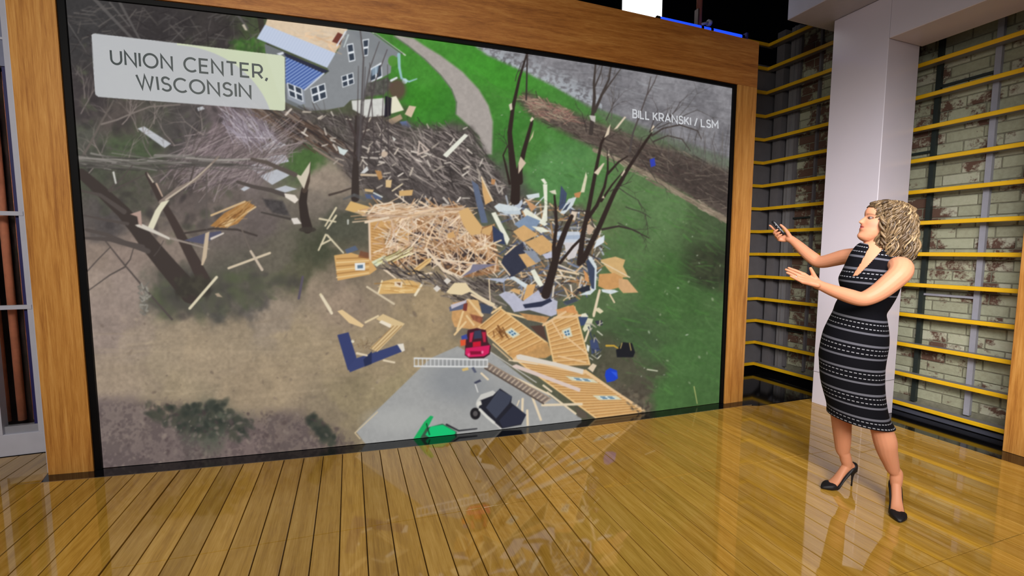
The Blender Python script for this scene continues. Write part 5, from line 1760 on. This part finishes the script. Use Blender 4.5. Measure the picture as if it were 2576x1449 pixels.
t.p.inputs['Subsurface Weight'].default_value = 0.12
t.p.inputs['Subsurface Radius'].default_value = (0.010, 0.004, 0.002)
t.set(0.5, 0.25)
bme.materials.clear()
bme.materials.append(t.m)
body = bpy.data.objects.new('body', bme)
COL.objects.link(body)
body.parent = person
body.location = -base_of(person)

# eyes
t = NT('eye')
ab = t.n('Attribute', attribute_name='iris')
t.l(ab.outputs['Color'], t.p.inputs['Base Color'])
t.set(0.5, 0.15)
for s_ in (-1, 1):
    m = MB()
    rings = []
    for k in range(1, 12):
        a = math.pi * k / 12
        rings.append([head_pt(s_ * .031 + .0100 * math.sin(a) * math.cos(b), .0650 + .0100 * math.cos(a), .014 + .0088 * math.sin(a) * math.sin(b)) for b in [2 * math.pi * q / 16 for q in range(16)]])
    m.rings(rings)
    o = m.build('eye', t.m, person, True)
    P_ = np.array([v.co[:] for v in o.data.vertices])
    ex, ey, ez = head_local(P_)
    d = np.hypot(ex - s_ * .031, ez - .014)
    c_ = np.where((d < .0058)[:, None], lin((46, 34, 28)), lin((118, 102, 96)))
    a_ = o.data.attributes.new('iris', 'FLOAT_COLOR', 'POINT')
    a_.data.foreach_set('color', np.concatenate([c_, np.ones((len(P_), 1))], 1).astype(np.float32).ravel())

# ---- dress
t = NT('black_knit_with_grey_stripes')
av = t.n('Attribute', attribute_name='row')
au = t.n('Attribute', attribute_name='turn')
ph = t.math('FRACT', t.math('ADD', t.math('MULTIPLY', t.math('SUBTRACT', av.outputs['Fac'], 796.0), 1 / 58.7), 10.05))


def band(c, w):
    return t.math('LESS_THAN', t.math('ABSOLUTE', t.math('SUBTRACT', ph, c + 0.05)), w)


thick_ = t.math('MAXIMUM', band(0.0, 0.045), band(0.53, 0.040))
das = t.math('MAXIMUM', band(0.155, 0.019), band(0.345, 0.019))
brk = t.math('GREATER_THAN', t.math('FRACT', t.math('MULTIPLY', au.outputs['Fac'], 46.0)), 0.38)
das = t.math('MULTIPLY', das, brk)
zone_ = t.math('MAXIMUM', t.math('LESS_THAN', av.outputs['Fac'], 738.0), t.math('GREATER_THAN', av.outputs['Fac'], 790.0))
knit = t.noise(t.coords((1, 1, 1)), 900, 2)
base_c = t.ramp(knit, [(0.35, L4(7, 7, 10)), (0.65, L4(16, 16, 22))])
c1 = t.mix(t.math('MULTIPLY', thick_, zone_), base_c, L4(90, 90, 98))
c2 = t.mix(t.math('MULTIPLY', das, zone_), c1, L4(134, 134, 140))
t.base(c2)
t.set(0.85, 0.08)
t.bump(knit, 0.25, 0.002)
DR = t.m
rows = torso_rows(1.0)
vv, ff, rowv, turnv = [], [], [], []
for r, v in rows:
    for k, p_ in enumerate(r):
        vv.append(p_)
        rowv.append(v)
        turnv.append(k / NA)
PXY = np.stack(project(np.array(vv)), -1)
VN = [(2144, 694), (2158, 694), (2190, 662), (2226, 622), (2240, 590), (2182, 590), (2183, 612), (2186, 622), (2166, 660)]


def in_poly(x, y, poly):
    ins = False
    for k in range(len(poly)):
        ax, ay = poly[k]
        bx, by = poly[(k + 1) % len(poly)]
        if (ay > y) != (by > y) and x < (bx - ax) * (y - ay) / (by - ay) + ax:
            ins = not ins
    return ins


nrow = len(rows)
for i_ in range(nrow - 1):
    for k in range(NA):
        q = (i_ * NA + k, i_ * NA + (k + 1) % NA, (i_ + 1) * NA + (k + 1) % NA, (i_ + 1) * NA + k)
        c = PXY[list(q)].mean(0)
        front = math.sin(2 * math.pi * (k + .5) / NA) < 0.05
        if front and in_poly(c[0], c[1], VN):
            continue
        if i_ >= nrow - 1 - NR * 1.6:
            continue
        ff.append(q)
dr = mesh_obj('dress', vv, ff, DR, person, True)
for nm, vals in (('row', rowv), ('turn', turnv)):
    a_ = dr.data.attributes.new(nm, 'FLOAT', 'POINT')
    a_.data.foreach_set('value', np.array(vals, np.float32))
so = dr.modifiers.new('thickness', 'SOLIDIFY')
so.thickness = 0.005
so.offset = 0.6
dr['label'] = 'sleeveless black knit dress with grey and dashed stripes and V neck'

# ---- shoes
SHOE = plain('black_suede', (14, 13, 18), 0.55, 0.4, var=0.2, scale=60)
build_shoe(foot_far, person)['label'] = 'black pointed stiletto pump'
build_shoe(foot_near, person)['label'] = 'black pointed stiletto pump'

# ---- hair: one body of hair with curled locks on it
t = NT('curly_blonde_hair')
ah = t.n('Attribute', attribute_name='lock')
nn = t.noise(t.coords((1, 1, 1)), 60, 3)
fac = t.math('ADD', t.math('MULTIPLY', ah.outputs['Fac'], 0.75), t.math('MULTIPLY', nn, 0.35))
t.base(t.ramp(fac, [(0.12, L4(44, 33, 25)), (0.45, L4(86, 68, 48)), (0.8, L4(130, 107, 76)), (1.0, L4(164, 140, 104))]))
t.set(0.42, 0.4)
HAIRM = t.m
AX = crom([(2226, 506, .040, .0), (2232, 511, .060, .0), (2241, 522, .074, .0), (2247, 536, .082, .0), (2249, 553, .086, .0), (2252, 580, .086, .0), (2252, 606, .088, .0), (2250, 632, .086, .0), (2246, 655, .074, .0), (2242, 672, .05, .0)], 6)
AXP = [(J(a[0], a[1], .005), a[2]) for a in AX]


def hair_pt(s, phi, k):
    u = min(max(s, 0), 1) * (len(AXP) - 1)
    i0 = min(int(u), len(AXP) - 2)
    w = u - i0
    c = AXP[i0][0] * (1 - w) + AXP[i0 + 1][0] * w
    r = (AXP[i0][1] * (1 - w) + AXP[i0 + 1][1] * w) * k
    return c + (RT * math.cos(phi) + HV * math.sin(phi) * 1.02) * r


hm = MB()
lock = []
top = J(2228, 501.5, .0)
core = [[top + (RT * math.cos(2 * math.pi * k / 28) + HV * math.sin(2 * math.pi * k / 28)) * 0.012 for k in range(28)]]
for s in np.linspace(0, 1, 30):
    core.append([hair_pt(s, 2 * math.pi * k / 28, 0.88) for k in range(28)])
hm.rings(core)
lock += [0.1] * len(hm.v)
capv, capf, capi = [], [], {}
for iz, z in enumerate(np.linspace(-.115, .115, 40)):
    F_, B_, W_ = np.interp(z, zf, ys_), np.interp(z, zb, yb), np.interp(z, zw, ww)
    for k in range(48):
        a = 2 * math.pi * k / 48
        x, y = W_ * math.sin(a), (F_ + B_) / 2 + (F_ - B_) / 2 * math.cos(a)
        y = min(y, 0.079)
        if z > .062 - .10 * max(0, min(1, (0.066 - y) / .05)):
            capi[(iz, k)] = len(capv)
            capv.append(head_pt(x * 1.10, y * 1.06, z * 1.07 + .003))
for (iz, k) in list(capi):
    q = [(iz, k), (iz, (k + 1) % 48), (iz + 1, (k + 1) % 48), (iz + 1, k)]
    if all(w in capi for w in q):
        capf.append(tuple(capi[w] for w in q))
capf.append(tuple(capi[(39, k)] for k in range(48)))
hm.add(capv, capf)
lock += [0.35] * len(capv)
rg = np.random.default_rng(5)
for n_ in range(340):
    phi0 = rg.uniform(0, 2 * math.pi)
    lay = rg.uniform(0.84, 1.0)
    s0 = rg.choice([rg.uniform(0, .12), rg.uniform(0.05, .5)], p=[.6, .4])
    s1 = min(1.0, s0 + rg.uniform(.35, .8))
    turns = (s1 - s0) * rg.uniform(3.5, 6.5)
    amp = rg.uniform(.006, .015)
    ph0 = rg.uniform(0, 6.28)
    drift = rg.normal(0, .25)
    pts, rad = [], []
    N = 26
    for k in range(N):
        q = k / (N - 1)
        s = s0 + (s1 - s0) * q
        a = amp * min(1, q * 3 + .25 + s)
        w = ph0 + turns * 2 * math.pi * q
        base_ = hair_pt(s, phi0 + drift * q, lay)
        tang = -RT * math.sin(phi0) + HV * math.cos(phi0)
        rad_ = RT * math.cos(phi0) + HV * math.sin(phi0)
        pts.append(base_ + tang * a * 1.3 * math.cos(w) + rad_ * a * (0.75 * math.sin(w) + .3))
        rad.append((.0048 if q < .8 else .0048 * (1 - (q - .8) * 3.6)) * (0.8 + 0.5 * ((n_ * 7) % 5) / 5))
    n0 = len(hm.v)
    hm.tube(pts, rad, 6)
    lock += [float(np.clip(rg.normal(.55, .22), 0, 1))] * (len(hm.v) - n0)
# front locks: from the hairline back over the crown, then down beside the cheek
for n_ in range(44):
    v = n_ / 43
    x_ = -.066 + .125 * v + rg.normal(0, .002)
    ed = abs(x_) / .068
    a0 = head_pt(x_ * 1.02, .074 - .030 * ed ** 2, .074 - .020 * ed ** 2)
    a1 = head_pt(x_ * 1.06, .050 - .03 * ed, .112 - .036 * ed ** 2)
    a2 = head_pt(x_ * 1.12, .0 - .02 * ed, .122 - .045 * ed ** 2)
    a3 = head_pt(x_ * 1.25, -.055, .095 - .06 * ed)
    a4 = head_pt(x_ * 1.35, -.085, .03 - .05 * ed)
    pts = crom([a0, a1, a2, a3, a4], 6)
    pts = [p_ + UPV * .0035 * math.sin(k * .9 + n_ * 1.7) + RT * .004 * math.cos(k * .8 + n_) for k, p_ in enumerate(pts)]
    n0 = len(hm.v)
    hm.tube(pts, [.003, .0045] + [.0062] * (len(pts) - 4) + [.004, .002], 6)
    lock += [float(np.clip(rg.normal(.5, .2), 0, 1))] * (len(hm.v) - n0)
for n_ in range(18):
    v = n_ / 17
    sd_ = -1 if n_ % 2 else 1
    a0 = head_pt(sd_ * (.064 + .006 * v), .044 - .03 * v, .050 - .01 * v)
    a1 = head_pt(sd_ * .076, .030 - .03 * v, .01)
    q1 = a1 - UPV * .05 + RT * .006
    q2 = a1 - UPV * .10 + RT * .012
    q3 = a1 - UPV * (.13 + .04 * v) + RT * .012
    pts = crom([a0, a1, q1, q2, q3], 7)
    wf, wp, wa = rg.uniform(.28, .6), rg.uniform(0, 6.3), rg.uniform(.005, .012)
    pts = [p_ + (RT * math.cos(k * wf + wp) + HV * math.sin(k * wf + wp)) * min(wa, .0012 * k) for k, p_ in enumerate(pts)]
    n0 = len(hm.v)
    hm.tube(pts, [.003] + [.0062] * (len(pts) - 3) + [.004, .002], 6)
    lock += [float(np.clip(rg.normal(.6, .2), 0, 1))] * (len(hm.v) - n0)
hair = hm.build('hair', HAIRM, person, True)
a_ = hair.data.attributes.new('lock', 'FLOAT', 'POINT')
a_.data.foreach_set('value', np.array(lock, np.float32))
hair['label'] = 'shoulder length curly dark blonde hair'

# ---- ring on the near hand, remote in the far hand
rc = J(2001, 697, -.371)
rd = J(1992, 692, -.375) - J(2010, 701, -.366)
rd /= np.linalg.norm(rd)
sa = np.cross(rd, UPV)
sa /= np.linalg.norm(sa)
sb = np.cross(sa, rd)
m = MB()
m.rings([[rc + rd * o_ + (sa * math.cos(a) + sb * math.sin(a)) * r for a in [2 * math.pi * k / 14 for k in range(14)]] for (o_, r) in ((-.0018, .0094), (-.0018, .0112), (.0018, .0112), (.0018, .0094), (-.0018, .0094))], False)
rc2 = rc - UPV * .011 - HV * .004
m.rings([[rc2 + (RT * math.cos(a) + HV * math.sin(a)) * r - UPV * h for a in [2 * math.pi * k / 8 for k in range(8)]] for (h, r) in ((-.002, .002), (0, .0045), (.003, .0035), (.005, .0012))])
m.build('finger_ring', plain('bright_silver', (236, 236, 240), 0.15, 0.6, 0.9), person, True)
rem = empty('remote_control', J(1962, 576, .358).tolist(), 'small black remote control held in the presenter\'s raised hand', 'remote')
A_, B_ = J(1943, 556, .358), J(1973, 590, .352)
ax = (B_ - A_)
LN = np.linalg.norm(ax)
ax /= LN
sd = np.cross(ax, -HV)
sd /= np.linalg.norm(sd)
nrm = np.cross(sd, ax)
m = MB()
rings = []
for q, w, h in ((0, .006, .004), (.04, .0095, .007), (.15, .011, .008), (.85, .011, .008), (.96, .0095, .007), (1, .006, .004)):
    c = A_ + ax * LN * q
    rings.append([c + sd * w * math.copysign(abs(math.cos(a)) ** .6, math.cos(a)) + nrm * h * math.copysign(abs(math.sin(a)) ** .6, math.sin(a)) for a in [2 * math.pi * k / 16 for k in range(16)]])
m.rings(rings)
m.build('case', plain('black_plastic', (22, 20, 26), 0.3, 0.5), rem, True)
sg = 1 if nrm @ HV < 0 else -1
for q in (.3, .48, .66):
    c = A_ + ax * LN * q + nrm * sg * .0078
    MB().rings([[c + (sd * math.cos(a) + ax * math.sin(a)) * r + nrm * sg * h for a in [2 * math.pi * k / 10 for k in range(10)]] for h, r in ((0, .004), (.0014, .0038), (.0018, .002))]).build('button', M['grey'], rem, True)
